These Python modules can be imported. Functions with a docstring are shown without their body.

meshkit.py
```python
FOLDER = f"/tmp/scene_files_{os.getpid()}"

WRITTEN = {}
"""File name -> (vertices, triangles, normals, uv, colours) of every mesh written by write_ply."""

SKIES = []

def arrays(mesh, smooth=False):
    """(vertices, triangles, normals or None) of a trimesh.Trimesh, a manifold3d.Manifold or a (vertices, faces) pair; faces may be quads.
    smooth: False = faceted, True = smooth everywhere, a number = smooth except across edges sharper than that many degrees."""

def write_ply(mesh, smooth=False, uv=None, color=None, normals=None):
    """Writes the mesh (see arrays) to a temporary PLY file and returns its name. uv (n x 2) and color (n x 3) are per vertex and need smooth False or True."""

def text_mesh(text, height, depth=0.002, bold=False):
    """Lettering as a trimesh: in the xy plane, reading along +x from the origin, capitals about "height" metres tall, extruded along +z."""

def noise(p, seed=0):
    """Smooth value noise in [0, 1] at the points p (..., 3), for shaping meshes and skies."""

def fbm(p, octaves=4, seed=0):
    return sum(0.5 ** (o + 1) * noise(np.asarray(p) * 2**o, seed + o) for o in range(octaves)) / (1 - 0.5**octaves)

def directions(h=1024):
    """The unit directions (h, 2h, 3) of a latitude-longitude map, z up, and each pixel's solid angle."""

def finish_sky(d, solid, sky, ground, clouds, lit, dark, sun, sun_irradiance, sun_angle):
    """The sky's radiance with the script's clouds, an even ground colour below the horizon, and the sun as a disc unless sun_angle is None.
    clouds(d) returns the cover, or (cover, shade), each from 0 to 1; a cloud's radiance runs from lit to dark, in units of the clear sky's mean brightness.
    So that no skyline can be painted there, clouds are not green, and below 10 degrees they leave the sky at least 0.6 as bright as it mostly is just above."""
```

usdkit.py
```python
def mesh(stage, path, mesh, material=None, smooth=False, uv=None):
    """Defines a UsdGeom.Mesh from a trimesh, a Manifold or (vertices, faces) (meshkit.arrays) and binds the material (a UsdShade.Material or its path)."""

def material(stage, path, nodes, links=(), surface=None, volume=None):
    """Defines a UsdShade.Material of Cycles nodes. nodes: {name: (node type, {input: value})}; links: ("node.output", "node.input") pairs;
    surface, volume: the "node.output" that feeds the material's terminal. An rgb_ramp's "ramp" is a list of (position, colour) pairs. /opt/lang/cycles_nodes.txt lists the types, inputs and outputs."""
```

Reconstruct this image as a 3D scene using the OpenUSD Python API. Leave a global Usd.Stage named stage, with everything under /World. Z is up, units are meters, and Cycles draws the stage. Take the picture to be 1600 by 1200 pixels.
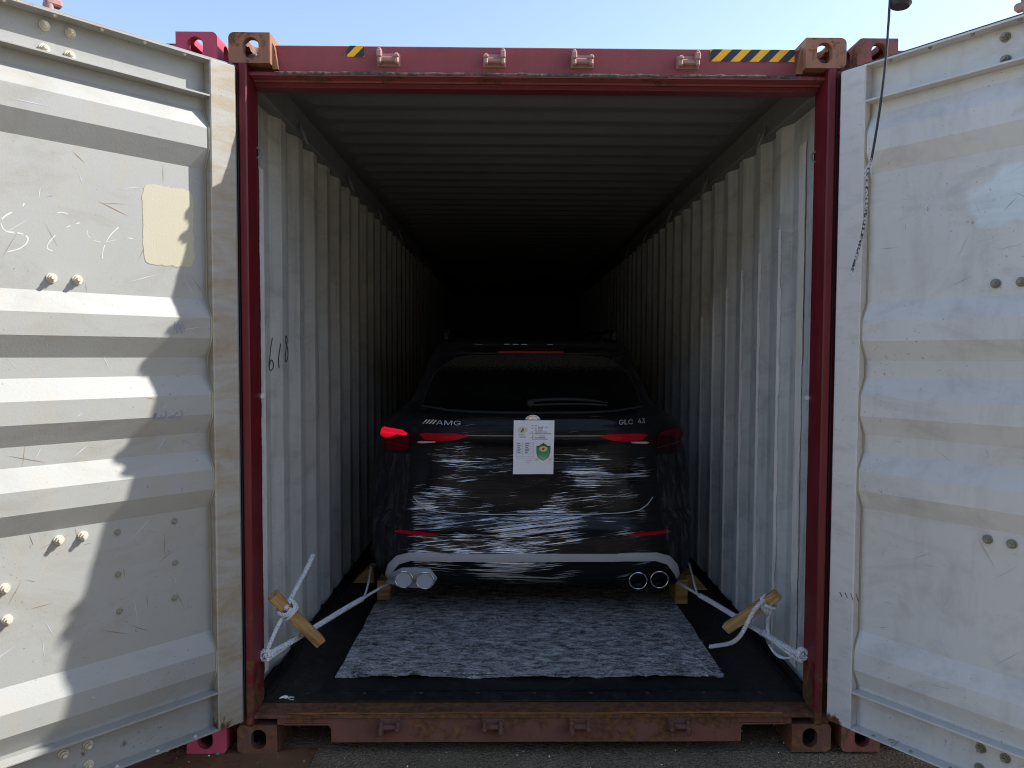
import math, numpy as np, trimesh, manifold3d, usdkit, meshkit
from pxr import Usd, UsdGeom, UsdLux, UsdShade, Gf, Sdf, Vt
from scipy.interpolate import PchipInterpolator, CubicSpline
from scipy.spatial import Delaunay
from shapely.geometry import Polygon, Point
from shapely import contains_xy

# ======================= camera, sky, sun, exposure =======================
stage = Usd.Stage.CreateInMemory()
UsdGeom.SetStageUpAxis(stage, 'Z'); UsdGeom.SetStageMetersPerUnit(stage, 1.0)
world = UsdGeom.Xform.Define(stage, '/World'); stage.SetDefaultPrim(world.GetPrim())
SUN = np.array([1.052, .214, 1.0]); SUN /= np.linalg.norm(SUN)
SKY_STRENGTH, SUN_INTENSITY, EXPOSURE = .15, 1.1, 1.06
cam = UsdGeom.Camera.Define(stage, '/World/camera')
YAW, PITCH, ROLL = .0129, .0424, .0041
F = np.array([math.sin(YAW) * math.cos(PITCH), math.cos(YAW) * math.cos(PITCH), -math.sin(PITCH)])
R0 = np.array([math.cos(YAW), -math.sin(YAW), 0]); U0 = np.cross(R0, F)
Rt = R0 * math.cos(ROLL) + U0 * math.sin(ROLL); Up = -R0 * math.sin(ROLL) + U0 * math.cos(ROLL)
cam.AddTransformOp().Set(Gf.Matrix4d(*Rt, 0, *Up, 0, *(-F), 0, -.1057, -2.8843, 1.6424, 1))
cam.CreateHorizontalApertureAttr(36.0); cam.CreateVerticalApertureAttr(27.0)
cam.CreateFocalLengthAttr(1122.806 / 1600 * 36); cam.CreateHorizontalApertureOffsetAttr(-13.1 / 1600 * 36)
cam.CreateClippingRangeAttr(Gf.Vec2f(.05, 2000)); cam.CreateExposureAttr(EXPOSURE)
sky = UsdLux.DomeLight.Define(stage, '/World/sky')
sky.GetPrim().SetCustomDataByKey('kind', 'structure'); sky.GetPrim().SetCustomDataByKey('label', 'clear pale blue daytime sky')
skym = usdkit.material(stage, '/World/Looks/sky', {
    's': ('sky_texture', {'sky_type': 'single_scattering', 'sun_disc': False, 'sun_elevation': float(math.asin(SUN[2])), 'sun_rotation': float(math.atan2(SUN[0], SUN[1])), 'aerosol_density': .75, 'air_density': 1.0, 'ozone_density': .6, 'altitude': 50.0}),
    'wb': ('mix', {'mix_type': 'multiply', 'fac': 1.0, 'color2': (1.0, .94, .905)}),
    'b': ('background_shader', {'strength': SKY_STRENGTH})}, [('s.color', 'wb.color1'), ('wb.color', 'b.color')], surface='b.background')
UsdShade.MaterialBindingAPI.Apply(sky.GetPrim()).Bind(skym)
sun = UsdLux.DistantLight.Define(stage, '/World/sun')
zx = SUN; xx = np.cross([0, 0, 1], zx); xx /= np.linalg.norm(xx); yx = np.cross(zx, xx)
sun.AddTransformOp().Set(Gf.Matrix4d(*xx, 0, *yx, 0, *zx, 0, 0, 0, 0, 1))
sun.CreateIntensityAttr(SUN_INTENSITY); sun.CreateAngleAttr(.5); sun.CreateNormalizeAttr(True); sun.CreateColorAttr(Gf.Vec3f(1, .965, .905))

# ======================= helpers =======================
rng = np.random.default_rng(7)
_names, _org = {}, {}

def fresh(path):
    n = _names.get(path, -1) + 1; _names[path] = n
    return path if n == 0 else '%s_%03d' % (path, n)

def tag(p, label=None, cat=None, group=None, kind=None):
    p = p.GetPrim() if hasattr(p, 'GetPrim') else p
    for k, v in (('label', label), ('category', cat), ('group', group), ('kind', kind)):
        if v: p.SetCustomDataByKey(k, v)
    return p

def thing(name, loc, label, cat, group=None):
    path = fresh('/World/' + name); x = UsdGeom.Xform.Define(stage, path)
    x.AddTranslateOp().Set(Gf.Vec3d(*map(float, loc))); _org[path] = np.array(loc, float)
    tag(x, label, cat, group); return path

def merge(ms): return trimesh.util.concatenate([tm(m) for m in ms])

def tm(m):
    if isinstance(m, trimesh.Trimesh): return m
    if hasattr(m, 'to_mesh'):
        k = m.to_mesh(); return trimesh.Trimesh(np.array(k.vert_properties[:, :3]), np.array(k.tri_verts), process=False)
    v, f = np.asarray(m[0], float), np.asarray(m[1], int)
    if f.shape[1] == 4: f = np.vstack([f[:, [0, 1, 2]], f[:, [0, 2, 3]]])
    return trimesh.Trimesh(v, f, process=False)

def part(parent, name, mesh, mat, smooth=30, label=None, kind=None):
    """mesh given in world coordinates; parent is a path under /World whose origin is taken off"""
    path = fresh(parent + '/' + name); o = np.zeros(3)
    for k, v in _org.items():
        if path.startswith(k + '/'): o = v
    m = tm(mesh).copy(); m.vertices = m.vertices - o
    p = usdkit.mesh(stage, path, m, mat, smooth=smooth)
    tag(p, label, kind=kind); return path

def box(x0, x1, y0, y1, z0, z1, r=0.0):
    if r <= 0:
        b = trimesh.creation.box([x1 - x0, y1 - y0, z1 - z0]); b.apply_translation([(x0 + x1) / 2, (y0 + y1) / 2, (z0 + z1) / 2]); return b
    r = min(r, .49 * min(x1 - x0, y1 - y0, z1 - z0)); P = []
    for a in (0, 1, 2):
        e = [r, r, r]; e[a] = 0
        for i in np.ndindex(2, 2, 2): P.append([(c0 + e[k] if i[k] == 0 else c1 - e[k]) for k, (c0, c1) in enumerate(((x0, x1), (y0, y1), (z0, z1)))])
    return trimesh.convex.convex_hull(np.array(P))

def prism(poly, axis, a, b):
    """poly in the two remaining axes (in order), extruded along axis from a to b"""
    g = Polygon(poly) if not isinstance(poly, Polygon) else poly
    m = trimesh.creation.extrude_polygon(g.buffer(0), b - a, engine='earcut'); v = np.array(m.vertices); v[:, 2] += a
    o = np.empty_like(v); k = [i for i in range(3) if i != axis]
    o[:, k[0]], o[:, k[1]], o[:, axis] = v[:, 0], v[:, 1], v[:, 2]; f = np.array(m.faces)
    return trimesh.Trimesh(o, f[:, ::-1] if axis == 1 else f, process=False)

def flip(m, axis=0):
    v = np.array(m.vertices); v[:, axis] *= -1
    return trimesh.Trimesh(v, np.array(m.faces)[:, ::-1], process=False)

def cyl(p, q, r, n=16, r2=None):
    p, q = np.asarray(p, float), np.asarray(q, float); d = q - p; L = np.linalg.norm(d); d /= L
    a = np.cross(d, [0, 0, 1] if abs(d[2]) < .9 else [1, 0, 0]); a /= np.linalg.norm(a); b = np.cross(d, a)
    t = np.arange(n) * 2 * np.pi / n; c = np.cos(t)[:, None] * a + np.sin(t)[:, None] * b; r2 = r if r2 is None else r2
    v = np.vstack([p + c * r, q + c * r2, [p], [q]]); i = np.arange(n); j = (i + 1) % n
    f = np.vstack([np.c_[i, j, j + n], np.c_[i, j + n, i + n], np.c_[j, i, 0 * i + 2 * n], np.c_[i + n, j + n, 0 * i + 2 * n + 1]])
    return trimesh.Trimesh(v, f, process=False)

def path_tube(P, r, n=8, cap=True):
    P = np.asarray(P, float); m = len(P); T = np.gradient(P, axis=0); T /= np.linalg.norm(T, axis=1)[:, None] + 1e-12
    a = np.cross(T[0], [0, 0, 1] if abs(T[0][2]) < .9 else [1, 0, 0]); V = []
    r = np.broadcast_to(r, m); t = np.arange(n) * 2 * np.pi / n
    for k in range(m):
        a = a - T[k] * (a @ T[k]); a /= np.linalg.norm(a); b = np.cross(T[k], a)
        V.append(P[k] + r[k] * (np.cos(t)[:, None] * a + np.sin(t)[:, None] * b))
    V = np.vstack(V); i = np.arange(n); j = (i + 1) % n; fs = []
    for k in range(m - 1): fs += [np.c_[i + k * n, j + k * n, j + k * n + n], np.c_[i + k * n, j + k * n + n, i + k * n + n]]
    V = np.vstack([V, P[:1], P[-1:]]); e = len(V)
    fs += [np.c_[j, i, 0 * i + e - 2], np.c_[i + (m - 1) * n, j + (m - 1) * n, 0 * i + e - 1]]
    return trimesh.Trimesh(V, np.vstack(fs), process=False)

def spline(P, n):
    P = np.asarray(P, float); d = np.r_[0, np.cumsum(np.linalg.norm(np.diff(P, axis=0), axis=1))]
    if len(P) < 3: return P[0] + np.linspace(0, 1, n)[:, None] * (P[-1] - P[0])
    return CubicSpline(d, P)(np.linspace(0, d[-1], n))

def grid(Pts):
    """(a, b, 3) array of points as a sheet"""
    a, b = Pts.shape[:2]; i, j = np.meshgrid(np.arange(a - 1), np.arange(b - 1), indexing='ij'); k = (i * b + j).ravel()
    return trimesh.Trimesh(Pts.reshape(-1, 3), np.vstack([np.c_[k, k + b, k + b + 1], np.c_[k, k + b + 1, k + 1]]), process=False)

def sheet(profile, axis, a, b, thick):
    """open polyline in the two remaining axes, thickened and extruded along axis"""
    P = np.asarray(profile, float); T = np.gradient(P, axis=0); T /= np.linalg.norm(T, axis=1)[:, None]; N = np.c_[-T[:, 1], T[:, 0]]
    return prism(np.vstack([P, (P + N * thick)[::-1]]), axis, a, b)

# ======================= materials =======================
def mat(name, nodes, links, surface='p.BSDF'):
    return usdkit.material(stage, '/World/Looks/' + name, nodes, links, surface=surface)

def plain(name, col, rough=.5, metal=0.0, **k):
    return mat(name, {'p': ('principled_bsdf', {'base_color': col, 'roughness': rough, 'metallic': metal, **k})}, [])

def paint(name, base, rough=.5, var=.12, dirt=.25, dirtcol=(.12, .10, .08), rust=0.0, zr=None, rscale=7.0, speck=0.0, bump=.12, fade=None, streak=(11, 11, .9), spec=.4, mottle=2.3, smudge=0.0, smudgecol=(.17, .14, .11), smt=.50, blob=None):
    """worn painted steel: tone mottling, run-down dirt, rust patches (more of them near height zr[0] than at zr[1]), specks"""
    n = {'g': ('geometry', {}), 'p': ('principled_bsdf', {'roughness': rough, 'specular_ior_level': spec}),
         'n1': ('noise_texture', {'scale': mottle, 'detail': 7, 'roughness': .62}), 'r1': ('rgb_ramp', {'ramp': [(.3, tuple(c * (1 - var) for c in base)), (.55, base), (.75, fade or tuple(min(c * (1 + var), 1) for c in base))]}),
         'mp': ('mapping', {'scale': streak}), 'n2': ('noise_texture', {'scale': 2.2, 'detail': 7, 'roughness': .65}), 'r2': ('rgb_ramp', {'ramp': [(.50, (0, 0, 0)), (.78, (dirt,) * 3)]}),
         'm2': ('mix', {'color2': dirtcol}),
         'nb': ('noise_texture', {'scale': 140, 'detail': 3}), 'b': ('bump', {'strength': bump, 'distance': .004})}
    l = [('g.position', 'n1.vector'), ('n1.fac', 'r1.fac'), ('g.position', 'mp.vector'), ('mp.vector', 'n2.vector'), ('n2.fac', 'r2.fac'), ('r1.color', 'm2.color1'), ('r2.color', 'm2.fac'),
         ('g.position', 'nb.vector'), ('nb.fac', 'b.height'), ('b.normal', 'p.normal')]
    last = 'm2.color'
    if blob:
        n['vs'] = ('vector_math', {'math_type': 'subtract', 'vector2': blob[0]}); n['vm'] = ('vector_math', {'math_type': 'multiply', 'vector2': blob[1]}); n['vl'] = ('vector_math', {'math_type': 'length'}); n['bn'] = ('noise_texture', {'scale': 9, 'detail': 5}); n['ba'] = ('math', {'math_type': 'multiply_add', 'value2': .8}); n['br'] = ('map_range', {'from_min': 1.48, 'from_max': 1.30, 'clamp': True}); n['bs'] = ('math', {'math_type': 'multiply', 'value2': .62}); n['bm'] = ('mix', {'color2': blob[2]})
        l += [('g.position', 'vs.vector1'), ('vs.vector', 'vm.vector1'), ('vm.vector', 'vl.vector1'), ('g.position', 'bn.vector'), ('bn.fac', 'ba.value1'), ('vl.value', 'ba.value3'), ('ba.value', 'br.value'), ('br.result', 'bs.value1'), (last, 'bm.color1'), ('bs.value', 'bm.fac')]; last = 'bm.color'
    if smudge:
        n['mk'] = ('mapping', {'scale': (2.0, 2.0, 4.2), 'location': (5, 2, 1)}); n['nk'] = ('noise_texture', {'scale': 1.5, 'detail': 9, 'roughness': .70, 'distortion': .7}); n['rk'] = ('rgb_ramp', {'ramp': [(smt, (0, 0, 0)), (smt + .12, (smudge * .45,) * 3), (smt + .26, (smudge,) * 3)]}); n['mj'] = ('mix', {'color2': smudgecol})
        l += [('g.position', 'mk.vector'), ('mk.vector', 'nk.vector'), ('nk.fac', 'rk.fac'), (last, 'mj.color1'), ('rk.color', 'mj.fac')]; last = 'mj.color'
    if speck:
        n['ns'] = ('noise_texture', {'scale': 95, 'detail': 2, 'roughness': .5}); n['nq'] = ('noise_texture', {'scale': 1.7, 'detail': 4}); n['sm'] = ('math', {'math_type': 'multiply_add', 'value2': .35, 'value3': -.175})
        n['sa'] = ('math', {'math_type': 'add'}); n['rs'] = ('rgb_ramp', {'ramp': [(.72, (0, 0, 0)), (.76, (speck,) * 3)]}); n['ms'] = ('mix', {'color2': (.10, .08, .05)})
        l += [('g.position', 'ns.vector'), ('g.position', 'nq.vector'), ('nq.fac', 'sm.value1'), ('sm.value', 'sa.value1'), ('ns.fac', 'sa.value2'), ('sa.value', 'rs.fac'), (last, 'ms.color1'), ('rs.color', 'ms.fac')]; last = 'ms.color'
    if rust:
        n['n3'] = ('noise_texture', {'scale': rscale, 'detail': 9, 'roughness': .68, 'distortion': .4}); t = .72 - .30 * rust
        n['r3'] = ('rgb_ramp', {'ramp': [(t, (0, 0, 0)), (t + .07, (1, 1, 1))]}); n['n4'] = ('noise_texture', {'scale': 38, 'detail': 6, 'roughness': .7})
        n['r4'] = ('rgb_ramp', {'ramp': [(.32, (.045, .022, .014)), (.5, (.11, .045, .02)), (.68, (.22, .085, .025))]}); n['m3'] = ('mix', {})
        l += [('g.position', 'n3.vector'), ('g.position', 'n4.vector'), ('n4.fac', 'r4.fac'), (last, 'm3.color1'), ('r4.color', 'm3.color2'), ('r3.color', 'm3.fac')]
        if zr:
            n['xz'] = ('separate_xyz', {}); n['mr'] = ('map_range', {'from_min': zr[0], 'from_max': zr[1], 'to_min': zr[2], 'to_max': zr[3], 'clamp': True}); n['ad'] = ('math', {'math_type': 'add'})
            l += [('g.position', 'xz.vector'), ('xz.z', 'mr.value'), ('n3.fac', 'ad.value1'), ('mr.result', 'ad.value2'), ('ad.value', 'r3.fac')]
        else: l += [('n3.fac', 'r3.fac')]
        n['rr'] = ('mix_float', {'a': rough, 'b': .85}); l += [('r3.color', 'rr.fac'), ('rr.result', 'p.roughness')]
        last = 'm3.color'
    l.append((last, 'p.base_color'))
    return mat(name, n, l)

M = {}
M['post'] = paint('maroon_post_paint', (.125, .009, .014), .42, var=.2, dirt=.2, rust=.28, zr=(.15, .75, .22, -.02), rscale=9)
M['header'] = paint('faded_red_header_paint', (.24, .052, .055), .55, var=.16, dirt=.3, rust=.22, zr=(2.745, 2.775, .10, 0), rscale=8, dirtcol=(.09, .06, .05))
M['lintel'] = paint('dark_maroon_lintel', (.13, .02, .03), .5, dirt=.3, rust=.2)
M['sill'] = paint('rusty_sill_paint', (.15, .060, .042), .6, var=.3, dirt=.8, dirtcol=(.10, .055, .035), rust=.75, zr=(.10, .18, -.02, .14), rscale=6, streak=(22, 22, .7))
M['cast'] = paint('rusty_casting_red', (.26, .115, .065), .6, var=.25, dirt=.5, rust=.62, rscale=14, dirtcol=(.09, .05, .03))
M['castlow'] = paint('rusty_casting_low', (.10, .042, .028), .7, var=.3, dirt=.6, rust=.9, rscale=12)
M['keeper'] = paint('pinkish_keeper_paint', (.36, .20, .18), .6, dirt=.5, rust=.35, rscale=30)
M['keeperlow'] = paint('rusty_keeper', (.13, .06, .05), .7, dirt=.5, rust=.7, rscale=25)
WK = dict(smudge=.5, smudgecol=(.15, .145, .135), var=.12, dirt=.45, dirtcol=(.15, .15, .14), speck=.5, bump=.15, rust=.03)
M['wallL'] = paint('grey_interior_paint_left_dimmed', (.52, .525, .49), .5, **WK)  # same wall paint, dimmed and warmed for the light on the left side
M['wall'] = paint('grey_interior_paint_right_brightened', (.58, .615, .605), .5, **WK)  # same wall paint, brightened and cooled for the light on the right side
M['roof'] = paint('grey_roof_paint', (.125, .132, .145), .55, var=.12, dirt=.4, dirtcol=(.1, .1, .1))
M['rail'] = paint('grey_rail_paint_and_end_wall_shade', (.20, .205, .205), .55, dirt=.4)
M['whitewear'] = paint('worn_white_caulk', (.84, .82, .78), .7, dirt=.4, speck=.4)
M['cream'] = paint('cream_overpaint', (.44, .41, .31), .6, var=.05, dirt=.15, dirtcol=(.4, .36, .25))
M['doorL'] = paint('grey_door_paint_darkened_for_sun', (.32, .327, .315), .5, var=.05, dirt=.34, dirtcol=(.36, .30, .20), speck=.55, rust=.02, zr=(.15, .4, .12, 0), bump=.08, mottle=1.6, streak=(5, 5, 1.2), smudge=.5, smudgecol=(.22, .195, .15))  # both doors share one paint; this copy is darkened to offset the sun
M['doorR'] = paint('grey_door_paint_lightened_for_shade', (.60, .595, .58), .5, var=.06, dirt=.35, dirtcol=(.30, .27, .24), speck=.55, rust=.02, zr=(.13, .22, .16, 0), bump=.08, mottle=1.6, streak=(5, 5, 1.2), smudge=.45, smudgecol=(.26, .23, .22), blob=((1.623, -0.520, 2.185), (4.60, 4.60, 9.5), (.66, .80, .85)))  # same door paint, lightened in colour to offset the shade
M['stileL'] = paint('grey_stile_paint_stained_darkened_for_sun', (.36, .355, .33), .55, var=.06, dirt=.75, dirtcol=(.33, .24, .12), rust=.12, zr=(.14, .30, .20, 0), speck=.35, rscale=11, streak=(3, 3, 22), smudge=.85, smudgecol=(.27, .185, .08), smt=.43)  # stains are real; base colour darkened to offset the sun, like the left door
M['stileR'] = paint('grey_stile_paint_lightened_for_shade', (.60, .595, .58), .55, var=.06, dirt=.35, dirtcol=(.22, .20, .19), rust=.06, zr=(.13, .2, .3, 0), speck=.4, streak=(3, 3, 9))  # stile base lightened to offset the shade, like the right door
M['frosty'] = paint('frosty_overpaint', (.66, .70, .71), .65, var=.08, dirt=.3, dirtcol=(.4, .42, .42), speck=.6)
M['sealant'] = plain('yellowed_sealant', (.34, .33, .22), .7)
M['boltL'] = paint('cream_painted_bolt', (.62, .57, .45), .5, dirt=.6, dirtcol=(.2, .15, .08), streak=(60, 60, 30), rust=.1, rscale=60)
M['boltR'] = paint('olive_zinc_bolt', (.24, .24, .19), .45, dirt=.6, dirtcol=(.1, .09, .06), streak=(60, 60, 30), rust=.2, rscale=60)
M['rubber'] = plain('black_rubber', (.025, .025, .028), .55)
M['gasketL'] = paint('grey_gasket_lightened_for_sun', (.20, .20, .21), .6, dirt=.4)  # gasket rubber coloured light grey to stand in for sunlight on it
M['steel'] = paint('galvanised_rod', (.32, .32, .33), .4, dirt=.4, rust=.3, rscale=20)
M['outside'] = paint('outside_red_paint', (.22, .03, .04), .5, dirt=.3, rust=.25)
M['yellow'] = plain('hazard_yellow', (.85, .43, .01), .45)
M['hblack'] = plain('hazard_black', (.022, .024, .03), .45)
M['ink'] = plain('black_marker', (.05, .05, .05), .7)
M['creamwall'] = paint('cream_wall_overpaint', (.84, .80, .68), .6, var=.05, dirt=.15)
M['chalk'] = plain('white_chalk', (.56, .56, .54), .9)
M['floor'] = paint('black_worn_floor', (.013, .012, .012), .5, var=.4, dirt=.5, dirtcol=(.07, .065, .06), speck=.3, bump=.3, spec=.2)
M['sheetrub'] = paint('black_rubber_sheet', (.010, .010, .011), .5, var=.3, dirt=.3, dirtcol=(.06, .06, .06), bump=.3, spec=.2)

def film_nodes(base, rough, coat=1.0, bstr=.5, tilt=.14, bunch=0.0, spec=.0):
    """surface under tight stretch film: clear coat with stretched wrinkles; where the film bunches up, many layers reflect more (bunch)"""
    n = {'g': ('geometry', {}), 'p': ('principled_bsdf', {'base_color': base, 'roughness': rough, 'coat_weight': coat * .42, 'coat_roughness': .02, 'coat_ior': 1.5, 'specular_ior_level': spec}),
         'ma': ('mapping', {'rotation': (0, tilt, 0), 'scale': (3.0, 3.0, 70)}), 'mb': ('mapping', {'rotation': (0, -tilt * 1.6, 0), 'scale': (4.5, 4.5, 150)}), 'mc': ('mapping', {'scale': (2.4, 2.4, 5.5)}),
         'na': ('noise_texture', {'scale': 1, 'detail': 4, 'roughness': .6, 'distortion': .5}), 'nb': ('noise_texture', {'scale': 1, 'detail': 3, 'roughness': .55, 'distortion': .3}), 'nc': ('noise_texture', {'scale': 1, 'detail': 2}),
         'rc': ('rgb_ramp', {'ramp': [(.42, (.06,) * 3), (.60, (1, 1, 1))]}), 'ad': ('math', {'math_type': 'add'}), 'mu': ('math', {'math_type': 'multiply'}),
         'bp': ('bump', {'strength': bstr, 'distance': .006}), 'bq': ('bump', {'strength': bstr * .35, 'distance': .006})}
    l = [('g.position', 'ma.vector'), ('g.position', 'mb.vector'), ('g.position', 'mc.vector'), ('ma.vector', 'na.vector'), ('mb.vector', 'nb.vector'), ('mc.vector', 'nc.vector'), ('nc.fac', 'rc.fac'),
         ('na.fac', 'ad.value1'), ('nb.fac', 'ad.value2'), ('ad.value', 'mu.value1'), ('rc.color', 'mu.value2'), ('mu.value', 'bp.height'), ('mu.value', 'bq.height'), ('bp.normal', 'p.coat_normal'), ('bq.normal', 'p.normal')]
    if bunch:
        n.update({'v1': ('vector_rotate', {'rotate_type': 'y_axis', 'angle': .12}), 'v2': ('vector_rotate', {'rotate_type': 'y_axis', 'angle': -.03}),
                  'md': ('mapping', {'scale': (3.0, 3.0, 210)}), 'nd': ('noise_texture', {'scale': 1, 'detail': 5, 'roughness': .66, 'distortion': .5}), 'mf': ('mapping', {'scale': (3.6, 3.6, 190)}), 'nf': ('noise_texture', {'scale': 1, 'detail': 5, 'roughness': .66, 'distortion': .7}),
                  'me': ('mapping', {'location': (3, 1, 7), 'scale': (3.0, 3.0, 8)}), 'ne': ('noise_texture', {'scale': 1, 'detail': 3}), 'mh': ('mapping', {'location': (9, 4, 2), 'scale': (2.6, 2.6, 6)}), 'nh': ('noise_texture', {'scale': 1, 'detail': 2}),
                  're': ('map_range', {'from_min': .38, 'from_max': .64, 'to_min': -.15, 'to_max': .115, 'clamp': True}), 'rh': ('map_range', {'from_min': .40, 'from_max': .64, 'to_min': -.15, 'to_max': .105, 'clamp': True}), 'ae': ('math', {'math_type': 'add'}), 'ah': ('math', {'math_type': 'add'}), 'mxm': ('math', {'math_type': 'maximum'}),
                  'xz': ('separate_xyz', {}), 'zm': ('map_range', {'from_min': 1.16, 'from_max': 1.02, 'to_min': -.13, 'to_max': 0, 'clamp': True}), 'ax': ('math', {'math_type': 'absolute'}), 'xm': ('map_range', {'from_min': .62, 'from_max': .78, 'to_min': 0, 'to_max': -.35, 'clamp': True}), 'az': ('math', {'math_type': 'add'}), 'aq': ('math', {'math_type': 'add'}),
                  'rd': ('rgb_ramp', {'ramp': [(.595, (0, 0, 0)), (.625, (bunch * .5,) * 3), (.68, (bunch,) * 3)]}), 'up': ('vector_math', {'math_type': 'add', 'vector2': (0, 0, .27)}), 'nn': ('vector_math', {'math_type': 'normalize'}),
                  'gl': ('glossy_bsdf', {'color': (.97, .98, 1.0), 'roughness': .10}), 'mx': ('mix_closure', {}), 'bb': ('bump', {'strength': .6, 'distance': .012})})
        l += [('g.position', 'v1.vector'), ('g.position', 'v2.vector'), ('v1.vector', 'md.vector'), ('v2.vector', 'mf.vector'), ('md.vector', 'nd.vector'), ('mf.vector', 'nf.vector'), ('v1.vector', 'me.vector'), ('v2.vector', 'mh.vector'), ('me.vector', 'ne.vector'), ('mh.vector', 'nh.vector'), ('ne.fac', 're.value'), ('nh.fac', 'rh.value'),
              ('nd.fac', 'ae.value1'), ('re.result', 'ae.value2'), ('nf.fac', 'ah.value1'), ('rh.result', 'ah.value2'), ('ae.value', 'mxm.value1'), ('ah.value', 'mxm.value2'), ('g.position', 'xz.vector'), ('xz.z', 'zm.value'), ('xz.x', 'ax.value1'), ('ax.value', 'xm.value'), ('zm.result', 'az.value1'), ('xm.result', 'az.value2'), ('mxm.value', 'aq.value1'), ('az.value', 'aq.value2'),
              ('aq.value', 'rd.fac'), ('rd.color', 'mx.fac'), ('p.BSDF', 'mx.closure1'), ('gl.BSDF', 'mx.closure2'), ('mxm.value', 'bb.height'), ('bb.normal', 'up.vector1'), ('up.vector', 'nn.vector1'), ('nn.vector', 'gl.normal')]
        return n, l, 'mx.closure'
    return n, l
M['carpaint'] = mat('black_car_paint_under_film', *film_nodes((.009, .009, .0105), .2, bstr=.4, bunch=1.0))
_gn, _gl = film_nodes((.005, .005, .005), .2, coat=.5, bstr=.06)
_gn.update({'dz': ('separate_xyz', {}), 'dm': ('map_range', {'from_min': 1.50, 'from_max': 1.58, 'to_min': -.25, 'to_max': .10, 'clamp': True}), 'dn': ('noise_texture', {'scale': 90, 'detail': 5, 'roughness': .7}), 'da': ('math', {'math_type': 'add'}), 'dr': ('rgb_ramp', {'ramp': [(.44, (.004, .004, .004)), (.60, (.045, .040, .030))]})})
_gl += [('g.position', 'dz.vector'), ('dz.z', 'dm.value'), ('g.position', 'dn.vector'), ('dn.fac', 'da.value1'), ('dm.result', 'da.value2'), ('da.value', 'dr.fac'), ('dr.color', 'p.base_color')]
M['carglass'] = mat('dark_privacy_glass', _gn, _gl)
M['carplastic'] = mat('black_bumper_plastic', *film_nodes((.008, .008, .009), .4, coat=.7, bstr=.4, tilt=.03, bunch=.7))
M['bodyside'] = plain('black_car_paint', (.006, .006, .007), .12, coat_weight=1.0, coat_roughness=.05)
_ln, _ll = film_nodes((.90, .004, .03), .25, coat=.5, bstr=.05); _ln['p'][1].update({'emission_strength': .30}); _ln.update({'ez': ('separate_xyz', {}), 'em': ('map_range', {'from_min': 1.160, 'from_max': 1.215, 'clamp': True}), 'er': ('rgb_ramp', {'ramp': [(0, (.35, .001, .012)), (.45, (.8, .004, .03)), (.62, (1, .02, .05)), (.8, (.75, .003, .025)), (1, (1, .01, .04))]})}); _ll += [('g.position', 'ez.vector'), ('ez.z', 'em.value'), ('em.result', 'er.fac'), ('er.color', 'p.emission_color')]; M['lensglow'] = mat('red_lens_painted_glow', _ln, _ll)  # emission paints in the light bounced onto the left lens
M['lensdark'] = mat('dark_red_lens', *film_nodes((.10, .003, .008), .15, coat=.8, bstr=.15))
M['lensdim'] = plain('dim_red_rib', (.20, .006, .014), .3)
M['lensmid'] = mat('mid_red_lens', *film_nodes((.42, .005, .02), .2, coat=.6, bstr=.12))
M['lensblack'] = mat('smoked_lamp_housing', *film_nodes((.02, .003, .005), .1, coat=1, bstr=.2))
M['lenswhite'] = plain('pale_reversing_lens', (.45, .42, .36), .2, coat_weight=.6)
M['silver'] = mat('satin_silver_trim', *film_nodes((.42, .42, .42), .38, coat=.5, bstr=.25))
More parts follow.
